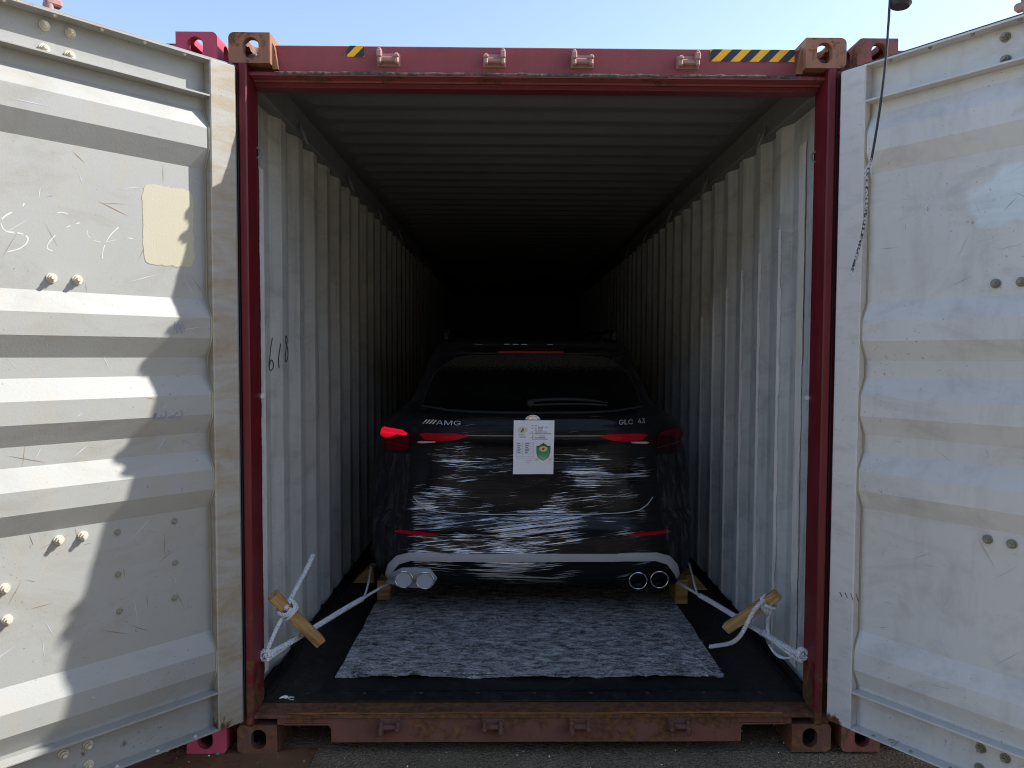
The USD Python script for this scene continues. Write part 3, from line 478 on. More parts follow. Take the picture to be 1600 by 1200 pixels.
def ragged(cx, cz, w, h, seed, amp=.006, n=160, round_=.25):
    t = np.linspace(0, 2 * np.pi, n, endpoint=False); r_ = (np.abs(np.cos(t)) ** (2 / round_) + np.abs(np.sin(t)) ** (2 / round_)) ** (-round_ / 2)
    e = amp * (meshkit.noise(np.c_[np.cos(t) * 9, np.sin(t) * 9, 0 * t], seed) - .5 + .6 * (meshkit.noise(np.c_[np.cos(t) * 40, np.sin(t) * 40, 0 * t], seed + 1) - .5))
    return Polygon(np.c_[cx + (w / 2 * r_ + e) * np.cos(t), cz + (h / 2 * r_ + e) * np.sin(t)]).buffer(0)
part(dl, 'paint_patch', putl(prism(ragged(.240, 2.110, .182, .292, 3), 1, -.0478, -.0470)), M['cream'], False, label='cream overpaint patch')
def mark(pts, w=.0035, name='chalk_mark', m='chalk', dn=-.0476, dest=None, pt=None, n=40):
    q = spline(np.array(pts), n); T = np.gradient(q, axis=0); T /= np.linalg.norm(T, axis=1)[:, None]; N = np.c_[-T[:, 1], T[:, 0]] * (w / 2) * (.5 + meshkit.noise(np.c_[q * 60, 0 * q[:, :1]], 3))[:, None]
    gm = grid(np.stack([np.c_[(q + N)[:, 0], np.full(len(q), dn), (q + N)[:, 1]], np.c_[(q - N)[:, 0], np.full(len(q), dn), (q - N)[:, 1]]], 1))
    if name == 'chalk_mark':
        fc = q[np.minimum(np.array(gm.faces).min(1) // 2, len(q) - 1)]; kp = meshkit.noise(np.c_[fc * 90, 0 * fc[:, :1]], 21) > .36; gm = trimesh.Trimesh(gm.vertices, np.array(gm.faces)[kp], process=False)
    part(dest or dl, name, (pt or putl)(gm), M[m], False)
mark([(.694, 2.126), (.735, 2.087), (.758, 2.054), (.748, 2.031), (.711, 2.027), (.686, 2.014), (.694, 1.992), (.72, 1.972), (.75, 1.961)], .0042)
mark([(.535, 2.084), (.592, 2.05), (.621, 2.015), (.631, 1.986), (.616, 1.979), (.598, 1.982)], .003)
mark([(.51, 2.061), (.506, 2.039), (.494, 2.03), (.446, 2.031), (.366, 2.049)], .0025); mark([(.412, 2.085), (.446, 2.042), (.463, 2.0), (.467, 1.966)], .0032)
mark([(.60, 2.108), (.585, 2.112), (.57, 2.108)], .003)
# dark scribbles and scrapes
for k in range(5): mark([(.215 + .006 * k, 1.757 - .01 * (k % 2)), (.205 + .009 * k, 1.712 + .012 * ((k + 1) % 2))], .0045, 'scrape_mark', 'print', -.0083)
for k in range(6): mark([(.225 + .018 * k, 1.425 - .014 * (k % 3)), (.218 + .019 * k, 1.405 + .012 * (k % 2)), (.235 + .017 * k, 1.400)], .005, 'scrape_mark', 'print', -.0083)
for k in range(4): mark([(.045 + .022 * k, .692 + .004 * k), (.055 + .022 * k, .676)], .0035, 'scrape_mark', 'sill', .0008, dr, putr)
mark([(.39, .62), (.43, .55), (.47, .49)], .003, 'scrape_mark', 'printpale', -.0476, dr, putr); mark([(.40, .335), (.43, .33)], .0025, 'scrape_mark', 'printpale', -.0476, dr, putr)
for a in ([(.29, 1.424), (.31, 1.43), (.33, 1.418)], [(.43, 1.415), (.50, 1.405)], [(.58, .60), (.60, .585), (.62, .59)], [(.36, 2.47), (.372, 2.45)], [(.36, 1.72), (.44, 1.722), (.50, 1.728)]): mark(a, .0022, 'scrape_mark', 'printpale', -.0083 if a[0][1] > 1.3 and a[0][1] < 2.5 and abs(a[0][1] - 1.44) < .05 else -.0476, dr, putr)

def hairlines(dest, put_, seed, m, n=26):
    r_ = np.random.default_rng(seed); out = []
    for i in range(n):
        zc = r_.uniform(.25, 2.55); zn = min((.432, 1.150, 1.442, 1.734, 2.456), key=lambda c: abs(c - zc)); face = abs(zc - zn) < .034
        if not face and abs(zc - zn) < .125: continue
        s_ = r_.uniform(.12, .85); a = r_.normal(0, .5) if face else r_.uniform(-1.6, 1.6); L = r_.uniform(.015, .03) if face and abs(math.sin(a)) > .3 else r_.uniform(.02, .14); L = L if not face else min(L, .06 / (abs(math.sin(a)) + .3)); w = r_.uniform(.0005, .0013); nn_ = -.0084 if face else -.0474
        if face and abs(math.sin(a)) * L / 2 + abs(zc - zn) > .036: continue
        d = np.array([math.cos(a), 0, math.sin(a)]); q = np.array([-d[2], 0, d[0]]) * w; c = np.array([s_, nn_, zc]); out.append(trimesh.Trimesh(np.array([c - d * L / 2, c + q, c + d * L / 2, c - q]), [[0, 1, 2], [0, 2, 3]], process=False))
    part(dest, 'hairline_scratches', put_(merge(out)), m, False, kind='stuff')
hairlines(dl, putl, 41, M['printpale'], 40); hairlines(dr, putr, 42, plain('dark_scratch', (.30, .29, .28), .8), 45); hairlines(dr, putr, 43, M['chalk'], 30); hairlines(dl, putl, 44, plain('rust_scratch', (.24, .15, .08), .8), 50)

# ---- neighbours ----
def neighbour(xc, col, castc, label, shade_sticker=False, y0=0.0):
    N = thing('shipping_container', (xc, 0, 0), label, 'shipping container', 'shipping containers standing side by side')
    for sx in (-1, 1):
        part(N, 'corner_casting', casting(sx, 0, HT - .118, True, y0, xc=xc), castc, 25); part(N, 'corner_casting', casting(sx, 0, .004, False, y0, xc=xc), castc, 25)
        part(N, 'corner_post', box(*sorted((xc + sx * 1.15, xc + sx * 1.215)), y0 + .004, y0 + .15, .1225, HT - .1185, .006), col, False)
        part(N, 'side_wall', ribbed_wall(sx, .45, .16, LEN - .05, .16, 2.80, xc), col, False)
        part(N, 'top_side_rail', box(*sorted((xc + sx * 1.16, xc + sx * 1.217)), .18, LEN - .1, 2.801, 2.868, .006), col, False)
    part(N, 'header', box(xc - 1.056, xc + 1.056, y0 + .05, y0 + .15, 2.75, 2.872, .004), col, 30)
    part(N, 'door_sill', box(xc - 1.056, xc + 1.056, y0 + .012, y0 + .15, .05, .155, .004), col, 30)
    for k in (0, 1):
        xa = xc - 1.145 + k * 1.148; dd = part(N, 'door', box(xa, xa + 1.142, y0 + .035, y0 + .075, .158, 2.748, .006), col, False)
        for s_ in (.35, .80): part(dd, 'lock_rod', cyl((xa + s_, y0 + .018, .09), (xa + s_, y0 + .018, 2.82), .0165, 12), M['steel'], 40)
    part(N, 'roof_panel', box(xc - 1.159, xc + 1.159, .151, LEN - .1, 2.845, 2.85), col, False)
    part(N, 'rear_wall', box(xc - 1.20, xc + 1.20, LEN - .049, LEN - .02, .16, 2.86), col, False)
    part(N, 'floor', box(xc - 1.17, xc + 1.17, .17, LEN - .1, .10, .155), col, False)
    if shade_sticker: sticker(N, xc + .70, xc + 1.03, 2.823, 2.869, y0 + .05, 4.4, first=.02)
M['pinkred'] = paint('pinkish_red_paint', (.42, .055, .10), .5, var=.12, dirt=.3, rust=.12)
M['brownred'] = paint('brown_red_rusty_paint', (.17, .05, .04), .65, var=.25, dirt=.5, rust=.72, rscale=13)
neighbour(-1.262 - HW, M['pinkred'], M['pinkred'], 'pinkish red shipping container mostly hidden behind the sunlit left door', True)
neighbour(1.262 + HW, M['outside'], M['brownred'], 'rusty brown red shipping container mostly hidden behind the shaded right door')
# ======================= the car =======================
# ---- rear surface of the car: half width, rear position, corner depth and squareness by height ----
CX0 = 0.018
_W = np.array([(.385,.85),(.44,.885),(.50,.905),(.58,.92),(.70,.935),(.80,.945),(.92,.942),(1.05,.928),(1.15,.908),(1.22,.890),(1.25,.872),(1.30,.80),(1.37,.738),(1.48,.697),(1.605,.652),(1.70,.607),(1.745,.555),(1.765,.49),(1.776,.40)])
_Y = np.array([(.385,1.00),(.42,.962),(.50,.932),(.58,.918),(.66,.922),(.70,.914),(.73,.926),(.77,.944),(.785,.956),(.80,.958),(.90,.966),(.98,.974),(1.05,.984),(1.10,.984),(1.165,.974),(1.185,.966),(1.215,.968),(1.235,.971),(1.25,.980),(1.285,.993),(1.30,1.005),(1.312,1.035),(1.32,1.085),(1.33,1.13),(1.48,1.305),(1.60,1.455),(1.645,1.485),(1.66,1.468),(1.68,1.40),(1.695,1.385),(1.71,1.405),(1.74,1.56),(1.76,1.80),(1.772,2.1),(1.776,2.45)])
_D = np.array([(.385,.34),(.60,.46),(.8,.56),(1.2,.60),(1.3,.50),(1.5,.42),(1.776,.40)])
_N = np.array([(.385,4.6),(.60,4.0),(.8,3.2),(1.2,3.0),(1.35,3.0),(1.6,3.2),(1.776,2.6)])
_PI = PchipInterpolator
_wf, _yf, _df, _nf = (_PI(a[:, 0], a[:, 1]) for a in (_W, _Y, _D, _N))

def rear_y(x, z):
    x = np.asarray(x, float) - CX0
    z = np.clip(np.asarray(z, float), .385, 1.776)
    w, y0, d, n = _wf(z), _yf(z), _df(z), _nf(z)
    u = np.clip(np.abs(x) / w, 0, .999)
    y = y0 + d * (1 - (1 - u ** n) ** (1 / n))
    sx = np.clip((.36 - np.abs(x)) / .05, 0, 1); sx = sx * sx * (3 - 2 * sx)
    sz = np.clip((z - 1.025) / .025, 0, 1) * np.clip((1.165 - z) / .012, 0, 1)
    ax = np.clip((np.abs(x) - .34) / .24, 0, 1); ax = ax * ax * (3 - 2 * ax); sp = np.clip((z - 1.655) / .02, 0, 1) * np.clip((1.775 - z) / .05, 0, 1)
    return y + .016 * sx * sz + .17 * ax * sp


def rear_n(x, z):
    e = .002; dx = (rear_y(x + e, z) - rear_y(x - e, z)) / (2 * e); dz = (rear_y(x, z + e) - rear_y(x, z - e)) / (2 * e)
    dx = np.clip(dx, -4, 4); dz = np.clip(dz, -4, 4)
    n = np.stack([dx, -np.ones_like(dx), dz], -1); return n / np.linalg.norm(n, axis=-1, keepdims=True)

def patch(poly, off, thick=.006, res=.014, crown=0.0):
    """a panel cut to an outline in (x, z) that follows the rear of the car, OFF proud of it"""
    g = (poly if isinstance(poly, Polygon) else Polygon(poly)).buffer(0); b = np.array(g.segmentize(res).exterior.coords)[:-1]
    x0, z0, x1, z1 = g.bounds; X, Z = np.meshgrid(np.arange(x0, x1, res), np.arange(z0, z1, res)); q = np.c_[X.ravel(), Z.ravel()]
    q = q[contains_xy(g.buffer(-res * .45), q[:, 0], q[:, 1])] if not g.buffer(-res * .45).is_empty else q[:0]
    A = np.vstack([b, q]); T = Delaunay(A).simplices; c = A[T].mean(1); T = T[contains_xy(g, c[:, 0], c[:, 1])]
    a = A[T]; cr = (a[:, 1, 0] - a[:, 0, 0]) * (a[:, 2, 1] - a[:, 0, 1]) - (a[:, 1, 1] - a[:, 0, 1]) * (a[:, 2, 0] - a[:, 0, 0]); T = np.where(cr[:, None] > 0, T, T[:, ::-1])
    N = rear_n(A[:, 0], A[:, 1]); P0 = np.c_[A[:, 0], rear_y(A[:, 0], A[:, 1]), A[:, 1]]
    inn = np.ones(len(A)); inn[:len(b)] = 0
    if crown:
        from shapely import distance, points
        ds = distance(points(A[:, 0], A[:, 1]), g.exterior); o = off + crown * (1 - np.exp(-ds / .02))
    else: o = np.full(len(A), off)
    P = P0 + N * o[:, None]; S = P0[:len(b)] + N[:len(b)] * (off - thick); nb, nA = len(b), len(A); i = np.arange(nb); j = (i + 1) % nb
    f = np.vstack([T, np.c_[i, i + nA, j], np.c_[j, i + nA, j + nA]])
    m = trimesh.Trimesh(np.vstack([P, S]), f, process=False); return m

def mir(pts): return [(2 * CX0 - x, z) for x, z in pts][::-1]

CAR = thing('car', (CX0, 3.3, .178), 'black sport utility car wrapped in stretch film, parked rear outwards inside the container', 'car')
# body: horizontal outlines stacked from the sill to the roof
_F = PchipInterpolator([.385, .60, .9, 1.10, 1.22, 1.30, 1.50, 1.70, 1.776], [5.50, 5.62, 5.60, 5.45, 5.00, 4.45, 4.05, 3.55, 3.0])
zs = np.unique(np.r_[_W[:, 0], _Y[:, 0], np.linspace(.385, 1.776, 90)])
th = np.linspace(-np.pi / 2, np.pi / 2, 97); nfr = 30
rows_ = []
for z in zs:
    w, n = _wf(z), _nf(z); s = np.sign(np.sin(th)) * np.abs(np.sin(th)) ** (2 / n); x = CX0 + w * s
    y = rear_y(np.clip(x, CX0 - .999 * w, CX0 + .999 * w), z); y = np.where(np.abs(s) > .9985, np.maximum(_yf(z) + _df(z), y), y)
    r_ = [np.c_[x, y]]; yr, yf = y[-1], _F(z); m_ = np.linspace(0, 1, 26)[1:-1]
    hip = (w * (1 + .012 * np.sin(np.pi * np.clip((yr + m_ * (yf - .7 - yr) - 1.2) / 1.6, 0, 1)) * (.6 < z < 1.25)))
    r_.append(np.c_[CX0 + hip, yr + m_ * (yf - .7 - yr)])
    tf = np.linspace(np.pi / 2, -np.pi / 2, nfr); sf = np.sign(np.sin(tf)) * np.abs(np.sin(tf)) ** (2 / 3.0)
    r_.append(np.c_[CX0 + w * sf, yf - .7 * (1 - np.cos(tf) ** (2 / 3.0))])
    r_.append(np.c_[2 * CX0 - (CX0 + hip[::-1]), (yr + m_ * (yf - .7 - yr))[::-1]])
    rows_.append(np.c_[np.vstack(r_), np.full(sum(map(len, r_)), z)])
Gd = np.stack(rows_); k = Gd.shape[1]; Gd = np.concatenate([Gd, Gd[:, :1]], 1)
shell = grid(Gd[:, ::-1]); v = np.array(shell.vertices)
cb = np.array([CX0, 3.2, .385]); ct = np.array([CX0, 2.8, 1.779]); nv = len(v); b0 = np.arange(k + 1)[::-1]
bot = b0 + 0; topi = (len(zs) - 1) * (k + 1) + np.arange(k + 1)
f = np.vstack([shell.faces, np.c_[np.arange(k), np.arange(1, k + 1), np.full(k, nv)][:, ::-1][:, [0, 1, 2]], np.c_[topi[:-1], topi[1:], np.full(k, nv + 1)]])
body = trimesh.Trimesh(np.vstack([v, cb, ct]), f, process=False); body.merge_vertices(digits_vertex=6); body.fix_normals()
if body.is_watertight:
    B = manifold3d.Manifold(manifold3d.Mesh(np.array(body.vertices, np.float32), np.array(body.faces, np.uint32)))
    if not B.is_empty():
        for yw in (1.86, 4.72):
            for sg in (-1, 1): B = B - manifold3d.Manifold.cylinder(.34, .405, .405, 48).rotate([0, 90, 0]).translate([CX0 + (.66 if sg > 0 else -1.0), yw, .54])
        body = tm(B)
part(CAR, 'body', body, M['carpaint'], 32)
for yw in (1.86, 4.72):
    for sg in (-1, 1):
        x0, x1 = sorted((CX0 + sg * .675, CX0 + sg * .905)); tp_ = trimesh.creation.annulus(.265, .362, x1 - x0, sections=48); v = np.array(tp_.vertices)
        w = part(CAR, 'wheel', trimesh.Trimesh(np.c_[v[:, 2] + (x0 + x1) / 2, v[:, 0] + yw, v[:, 1] + .5405], np.array(tp_.faces)[:, ::-1] if False else np.array(tp_.faces), process=False), M['tyre'], 30)
        xo = CX0 + sg * .88; part(w, 'rim', merge([cyl((CX0 + sg * .70, yw, .5405), (xo - sg * .03, yw, .5405), .262, 40)] + [box(*sorted((xo - sg * .03, xo)), yw - .02, yw + .02, .5405 - .25, .5405 + .25, .006).apply_transform(trimesh.transformations.rotation_matrix(a, [1, 0, 0], [xo, yw, .5405])) for a in np.arange(5) * np.pi / 5]), M['alloy'], 30)
P_ = {'lamp_outer': [(-0.8632, 1.1699), (-0.8567, 1.197), (-0.8306, 1.2223), (-0.7618, 1.2238), (-0.7038, 1.2218), (-0.6657, 1.2013), (-0.6664, 1.1134), (-0.7179, 1.0994), (-0.8138, 1.09), (-0.8503, 1.1208)], 'lamp_bright': [(-0.8585, 1.1736), (-0.848, 1.2027), (-0.8249, 1.2193), (-0.7616, 1.2201), (-0.7037, 1.2169), (-0.6704, 1.1998), (-0.6789, 1.1882), (-0.7381, 1.1882), (-0.7757, 1.1704), (-0.8079, 1.1599), (-0.85, 1.1648)], 'lamp_inner': [(-0.6612, 1.2077), (-0.6034, 1.2091), (-0.3972, 1.2103), (-0.318, 1.1972), (-0.385, 1.1764), (-0.4842, 1.1485), (-0.5725, 1.1338), (-0.6624, 1.1286)], 'lamp_red': [(-0.6032, 1.1976), (-0.5649, 1.2078), (-0.3972, 1.2085), (-0.3241, 1.1971), (-0.3849, 1.1816), (-0.4775, 1.1708), (-0.5713, 1.1769)], 'lamp_white': [(-0.6171, 1.1573), (-0.5975, 1.1646), (-0.5087, 1.1678), (-0.5152, 1.1588), (-0.5978, 1.1508)], 'reflector': [(-0.738, 0.6743), (-0.7113, 0.6869), (-0.5537, 0.6803), (-0.4926, 0.6702), (-0.5006, 0.6632), (-0.5943, 0.6633), (-0.7115, 0.6679)], 'tailgate': [(-0.6625, 1.2041), (-0.6574, 0.9112), (-0.6416, 0.8608), (-0.6044, 0.8154), (-0.5573, 0.7908), (-0.4791, 0.781), (-0.2363, 0.7793), (0.0047, 0.7771), (0.3158, 0.7825), (0.5452, 0.8045), (0.6183, 0.832), (0.6636, 0.8741), (0.6837, 0.9314), (0.6889, 1.2083), (0.4556, 1.243), (0.0033, 1.254), (-0.4468, 1.2402)], 'strip_c': [(-0.4401, 0.5701), (0.0047, 0.5739), (0.4511, 0.5709), (0.4039, 0.5297), (0.0051, 0.5304), (-0.3925, 0.5292)], 'strip_l': [(-0.4401, 0.5735), (-0.5089, 0.5755), (-0.6487, 0.5712), (-0.7209, 0.5477), (-0.7672, 0.4976), (-0.7893, 0.4335), (-0.7803, 0.3926), (-0.747, 0.4506), (-0.7076, 0.5014), (-0.6423, 0.5269), (-0.4612, 0.5318), (-0.3959, 0.5291)], 'exh': [(-0.6838, 0.4165), (-0.5656, 0.4249), (0.5853, 0.4214), (0.7049, 0.4182)], 'exhhouse': [(-0.7918, 0.3664), (-0.7477, 0.4424), (-0.6941, 0.4764), (-0.6154, 0.4839), (-0.5386, 0.4776), (-0.506, 0.427), (-0.5316, 0.374), (-0.6063, 0.3585), (-0.716, 0.3561)], 'wiper': [(-0.0093, 1.3776), (0.1482, 1.3832), (0.3059, 1.378), (0.4522, 1.3568)]}
# tailgate skin, proud of the body so that its shut line shows
half = [(x, z) for x, z in P_['tailgate'] if x < CX0 - .01]
tgl = [(-.6625, 1.2041), (-.6595, .9112), (-.6436, .8608), (-.6064, .8154), (-.5593, .7908), (-.4791, .7815), (-.2363, .7795), (CX0, .7785)]
tg = Polygon(tgl + mir(tgl)[1:] + [(2 * CX0 + .63, 1.303), (-.63, 1.303)]).buffer(.004).buffer(-.004)
tgp = part(CAR, 'tailgate', patch(tg, .0055, .012, .011), M['carpaint'], 32)
part(tgp, 'shut_line', patch(tg.buffer(.0035), .0008, .004, .012), M['dark'], False)
gl = [(-.6164, 1.3416), (-.6041, 1.4143), (-.5671, 1.5106), (-.5173, 1.564), (-.4446, 1.6089), (-.3542, 1.623), (CX0, 1.6315)]
gb = [(CX0, 1.3185), (-.3131, 1.3215), (-.4596, 1.3262)]
gfull = Polygon(gl + mir(gl)[1:] + mir(gb)[0:2] + gb).buffer(.012).buffer(-.012)
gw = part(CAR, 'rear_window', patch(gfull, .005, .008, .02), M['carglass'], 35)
part(gw, 'window_edge', patch(gfull.buffer(.006).difference(Polygon()), .0012, .004, .02), plain('window_rubber_edge', (.05, .05, .05), .4), False)
wp = [(x, z) for x, z in P_['wiper']]
wy = lambda x, z, o: (x, float(rear_y(x, z)) - o, z)
wpr = part(CAR, 'rear_wiper', path_tube(spline([wy(-.012, 1.372, .026), wy(.10, 1.381, .028), wy(.22, 1.383, .028), wy(.33, 1.378, .026), wy(.45, 1.362, .022)], 30), np.r_[np.full(20, .012), np.linspace(.012, .004, 10)], 10), M['wiper'], 40)
part(wpr, 'wiper_blade', path_tube(spline([wy(.02, 1.352, .016), wy(.2, 1.358, .016), wy(.44, 1.350, .016)], 20), .006, 6), plain('wiper_rubber', (.03, .03, .03), .5), 40)
part(wpr, 'wiper_pivot', cyl(wy(.005, 1.362, .004), wy(.005, 1.362, .045), .022, 18, .018), M['wiper'], 30)
for sg in (0, 1):
    mm = mir if sg else (lambda p: p)
    lo = part(CAR, 'tail_lamp', patch(Polygon(mm(P_['lamp_outer'])).buffer(.006).buffer(-.006), .005, .014, .010, .006), M['lensdark'] if sg == 0 else M['lensblack'], 35)  # left and right lens colours differ to paint in the uneven light
    part(lo, 'lens_bright', patch(Polygon(mm(P_['lamp_bright'])).buffer(-.003).buffer(.002), .0118, .010, .009, .003), M['lensglow'] if sg == 0 else M['lensdark'], 35)
    lx = np.linspace(-.852, -.672, 30); q = np.c_[lx, 1.142 - .018 * np.clip((lx + .80) / .13, 0, 1)]; q[:, 0] = q[:, 0] if sg == 0 else 2 * CX0 - q[:, 0]
    part(lo, 'lens_line', path_tube(np.c_[q[:, 0], rear_y(q[:, 0], q[:, 1]) - .0122 - .004 * np.abs(q[:, 0]), q[:, 1]], .0016, 6), M['lensdim'], 40)
    li = part(CAR, 'inner_lamp', patch(Polygon(mm(P_['lamp_inner'])).buffer(-.003), .0075, .012, .010, .003), M['lensblack'], 35)
    part(li, 'lens_red', patch(Polygon(mm(P_['lamp_red'])), .0125, .010, .009, .002), M['lensmid'], 35)
    part(li, 'lens_reversing', patch(Polygon(mm(P_['lamp_white'])), .0122, .010, .007, .001), M['lenswhite'], 35)
    part(CAR, 'reflector', patch(Polygon(mm(P_['reflector'])), .004, .010, .008), M['lensmid'], 35)
    part(CAR, 'bumper_trim', patch(Polygon(mm(P_['strip_l'])), .010, .020, .010, .004), M['silver'], 35)
    eh = part(CAR, 'exhaust_surround', patch(Polygon(mm(P_['exhhouse'])).buffer(.004), .006, .030, .010), M['cap'] if sg == 0 else M['carplastic'], 35, label='silver grey covered surround' if sg == 0 else None)
    ex = P_['exh'][:2] if not sg else P_['exh'][2:]
    for x, z in ex:
        z = .417; y0 = float(rear_y(x, z)); t = np.linspace(0, 2 * np.pi, 40)
        ring = np.c_[x + .0475 * np.cos(t), np.full(40, y0 - .030), z + .0445 * np.sin(t)]
        e = part(eh, 'tail_pipe', merge([path_tube(ring, .0038, 8, False), tm(sheet([(0, .0), (0, 1)], 0, 0, 1, .1)) if False else merge([grid(np.stack([ring + [0, .0, 0], ring * [1, 1, 1] + [0, .12, 0]], 1))])]), M['chrome'], 40)
        disc = cyl((x, y0 - (.026 if sg == 0 else -.05), z), (x, y0 + (.0 if sg == 0 else .06), z), .0455, 36); v = np.array(disc.vertices); v[:, 2] = z + (v[:, 2] - z) * .94; disc.vertices = v
        part(eh, 'pipe_cover' if sg == 0 else 'pipe_bore', disc, M['cap'] if sg == 0 else M['dark'], 30)
sc = P_['strip_c']; scp = Polygon([(-.4425, .5705), (CX0, .5735), (.4785, .5705), (.4315, .5297), (CX0, .5304), (-.3955, .5297)])
part(CAR, 'bumper_trim', patch(scp, .009, .020, .012, .003), M['silver'], 35)
part(CAR, 'diffuser', patch(Polygon([(-.49, .392), (2 * CX0 + .49, .392), (2 * CX0 + .47, .515), (-.47, .515)]), .004, .01, .012), M['carplastic'], 35)
part(CAR, 'brake_lamp', patch(Polygon([(-.186, 1.646), (.214, 1.646), (.21, 1.657), (-.182, 1.657)]), .006, .012, .010), mat('brake_lamp_lens', *film_nodes((.40, .05, .05), .3, coat=.8, bstr=.3)), 35)
part(CAR, 'number_plate_panel', patch(Polygon([(-.255, 1.055), (.291, 1.055), (.291, 1.135), (-.255, 1.135)]).buffer(.006), .0125, .006, .02), M['carplastic'], 35)
part(CAR, 'light_bar', patch(Polygon([(-.35, 1.197), (2 * CX0 + .35, 1.197), (2 * CX0 + .38, 1.203), (-.38, 1.203)]), .012, .010, .012), mat('dim_chrome_strip', *film_nodes((.20, .20, .21), .3, coat=1, bstr=.5, bunch=.5)), 35)
rz = np.linspace(-.638, .638 + 2 * CX0, 150); rzz = np.interp(np.abs(rz - CX0), [0, .25, .5, .58, .625, .655], [.7775, .7785, .7835, .794, .820, .858])
part(tgp, 'film_highlight_ridge', path_tube(np.c_[rz, rear_y(rz, rzz) - .008, rzz + .002 * (meshkit.noise(np.c_[rz * 30, 0 * rz, 0 * rz], 4) - .5)], .0022 + .0016 * meshkit.noise(np.c_[rz * 18, 0 * rz, 0 * rz], 8), 8), plain('bunched_film_highlight', (.55, .58, .60), .25, .3, coat_weight=1.0), 40)  # pale tube paints in the highlight on the film along the tailgate edge
for sg in (-1, 1):
    q = spline([(CX0 + sg * .545, 1.78, 1.748), (CX0 + sg * .540, 1.84, 1.785), (CX0 + sg * .530, 2.0, 1.797), (CX0 + sg * .530, 2.9, 1.806), (CX0 + sg * .535, 3.5, 1.780), (CX0 + sg * .54, 3.6, 1.745)], 40)
    part(CAR, 'roof_rail', path_tube(q, .014, 10), M['bodyside'], 40)
    part(CAR, 'rail_foot', box(CX0 + sg * .543 - .016, CX0 + sg * .543 + .016, 1.775, 1.86, 1.725, 1.778, .008), M['wiper'], 30)
sx_ = np.linspace(-.30, .20, 60); kp = meshkit.noise(np.c_[sx_ * 26, 0 * sx_, 0 * sx_], 19) > .5
for i0 in range(0, 60, 6):
    if kp[i0]: part(CAR, 'film_highlight_ridge', path_tube(np.c_[sx_[i0:i0 + 5], rear_y(sx_[i0:i0 + 5], 1.697) - .004, np.full(5, 1.697)], .0022, 6), M['cap'], 40)  # pale dashes paint in highlights on the film at the spoiler edge
# badges
def badge(text, x, z, h, wscale=1.0, shear=0.0, name='badge', off=.010):
    m = meshkit.text_mesh(text, h, .003); v = np.array(m.vertices); X = x + v[:, 0] * wscale + shear * v[:, 1]; Z = z + v[:, 1] + .010 * (X - x) * (1 if x > 0 else -1)
    Y = rear_y(X, Z) - off - v[:, 2]; part(tgp, name, trimesh.Trimesh(np.c_[X, Y, Z], np.array(m.faces)[:, ::-1] if False else np.array(m.faces), process=False), M['badge'], False)
badge('GLC', .478, 1.259, .024, 1.25, .1); badge('43', .588, 1.263, .024, 1.1, .1)
badge('AMG', -.515, 1.255, .023, 1.9, .1)
for k in range(4): 
    x = -.592 + .018 * k; part(tgp, 'badge_slash', prism([(x, 1.256), (x + .009, 1.256), (x + .030, 1.279), (x + .021, 1.279)], 1, float(rear_y(x, 1.265)) - .013, float(rear_y(x, 1.265)) - .004), M['badge'], False)
t = np.linspace(0, 2 * np.pi, 49); sy = .958
part(tgp, 'star_emblem', merge([path_tube(np.c_[.011 + .043 * np.cos(t), np.full(49, sy), 1.268 + .043 * np.sin(t)], .0042, 8, False)] + [cyl((.011, sy, 1.268), (.011 + .042 * math.cos(a), sy, 1.268 + .042 * math.sin(a)), .005, 8, .002) for a in (np.pi / 2, np.pi * 7 / 6, -np.pi / 6)] + [cyl((.011, sy + .02, 1.268), (.011, sy + .004, 1.268), .038, 24)]), M['chrome'], 40)
# loose film bridging the flanks, and pleats
for sg in (-1, 1):
    zz = np.linspace(.46, 1.085, 70); tt = np.linspace(.42, 1.0, 46); Z, T = np.meshgrid(zz, tt, indexing='ij'); ang = T * np.pi / 2
    w, n, d, y0 = _wf(Z), _nf(Z), _df(Z), _yf(Z); bul = np.interp(zz, [.46, .56, .66, .79, .80, .95, 1.1, 1.24], [.006, .014, .018, .05 if sg > 0 else .02, .05 if sg > 0 else .02, .030 if sg > 0 else .014, .016, .006])[:, None] * np.clip((T - .42) / .4, 0, 1)
    wr = .006 * np.sin(T * 46 + 3 * meshkit.noise(np.stack([Z * 5, T * 4, 0 * Z], -1), 3)) * np.clip((T - .42) / .15, 0, 1)
    X = CX0 + sg * (w + bul + wr * np.sin(ang)) * np.sin(ang) ** (2 / n); Y = y0 + d * (1 - np.cos(ang) ** (2 / n)) - .006 - wr * np.cos(ang)
    gm = grid(np.stack([X, Y, Z], -1)); part(CAR, 'stretch_film', gm if sg < 0 else flip(flip(gm), 0), M['filmclear'], True)

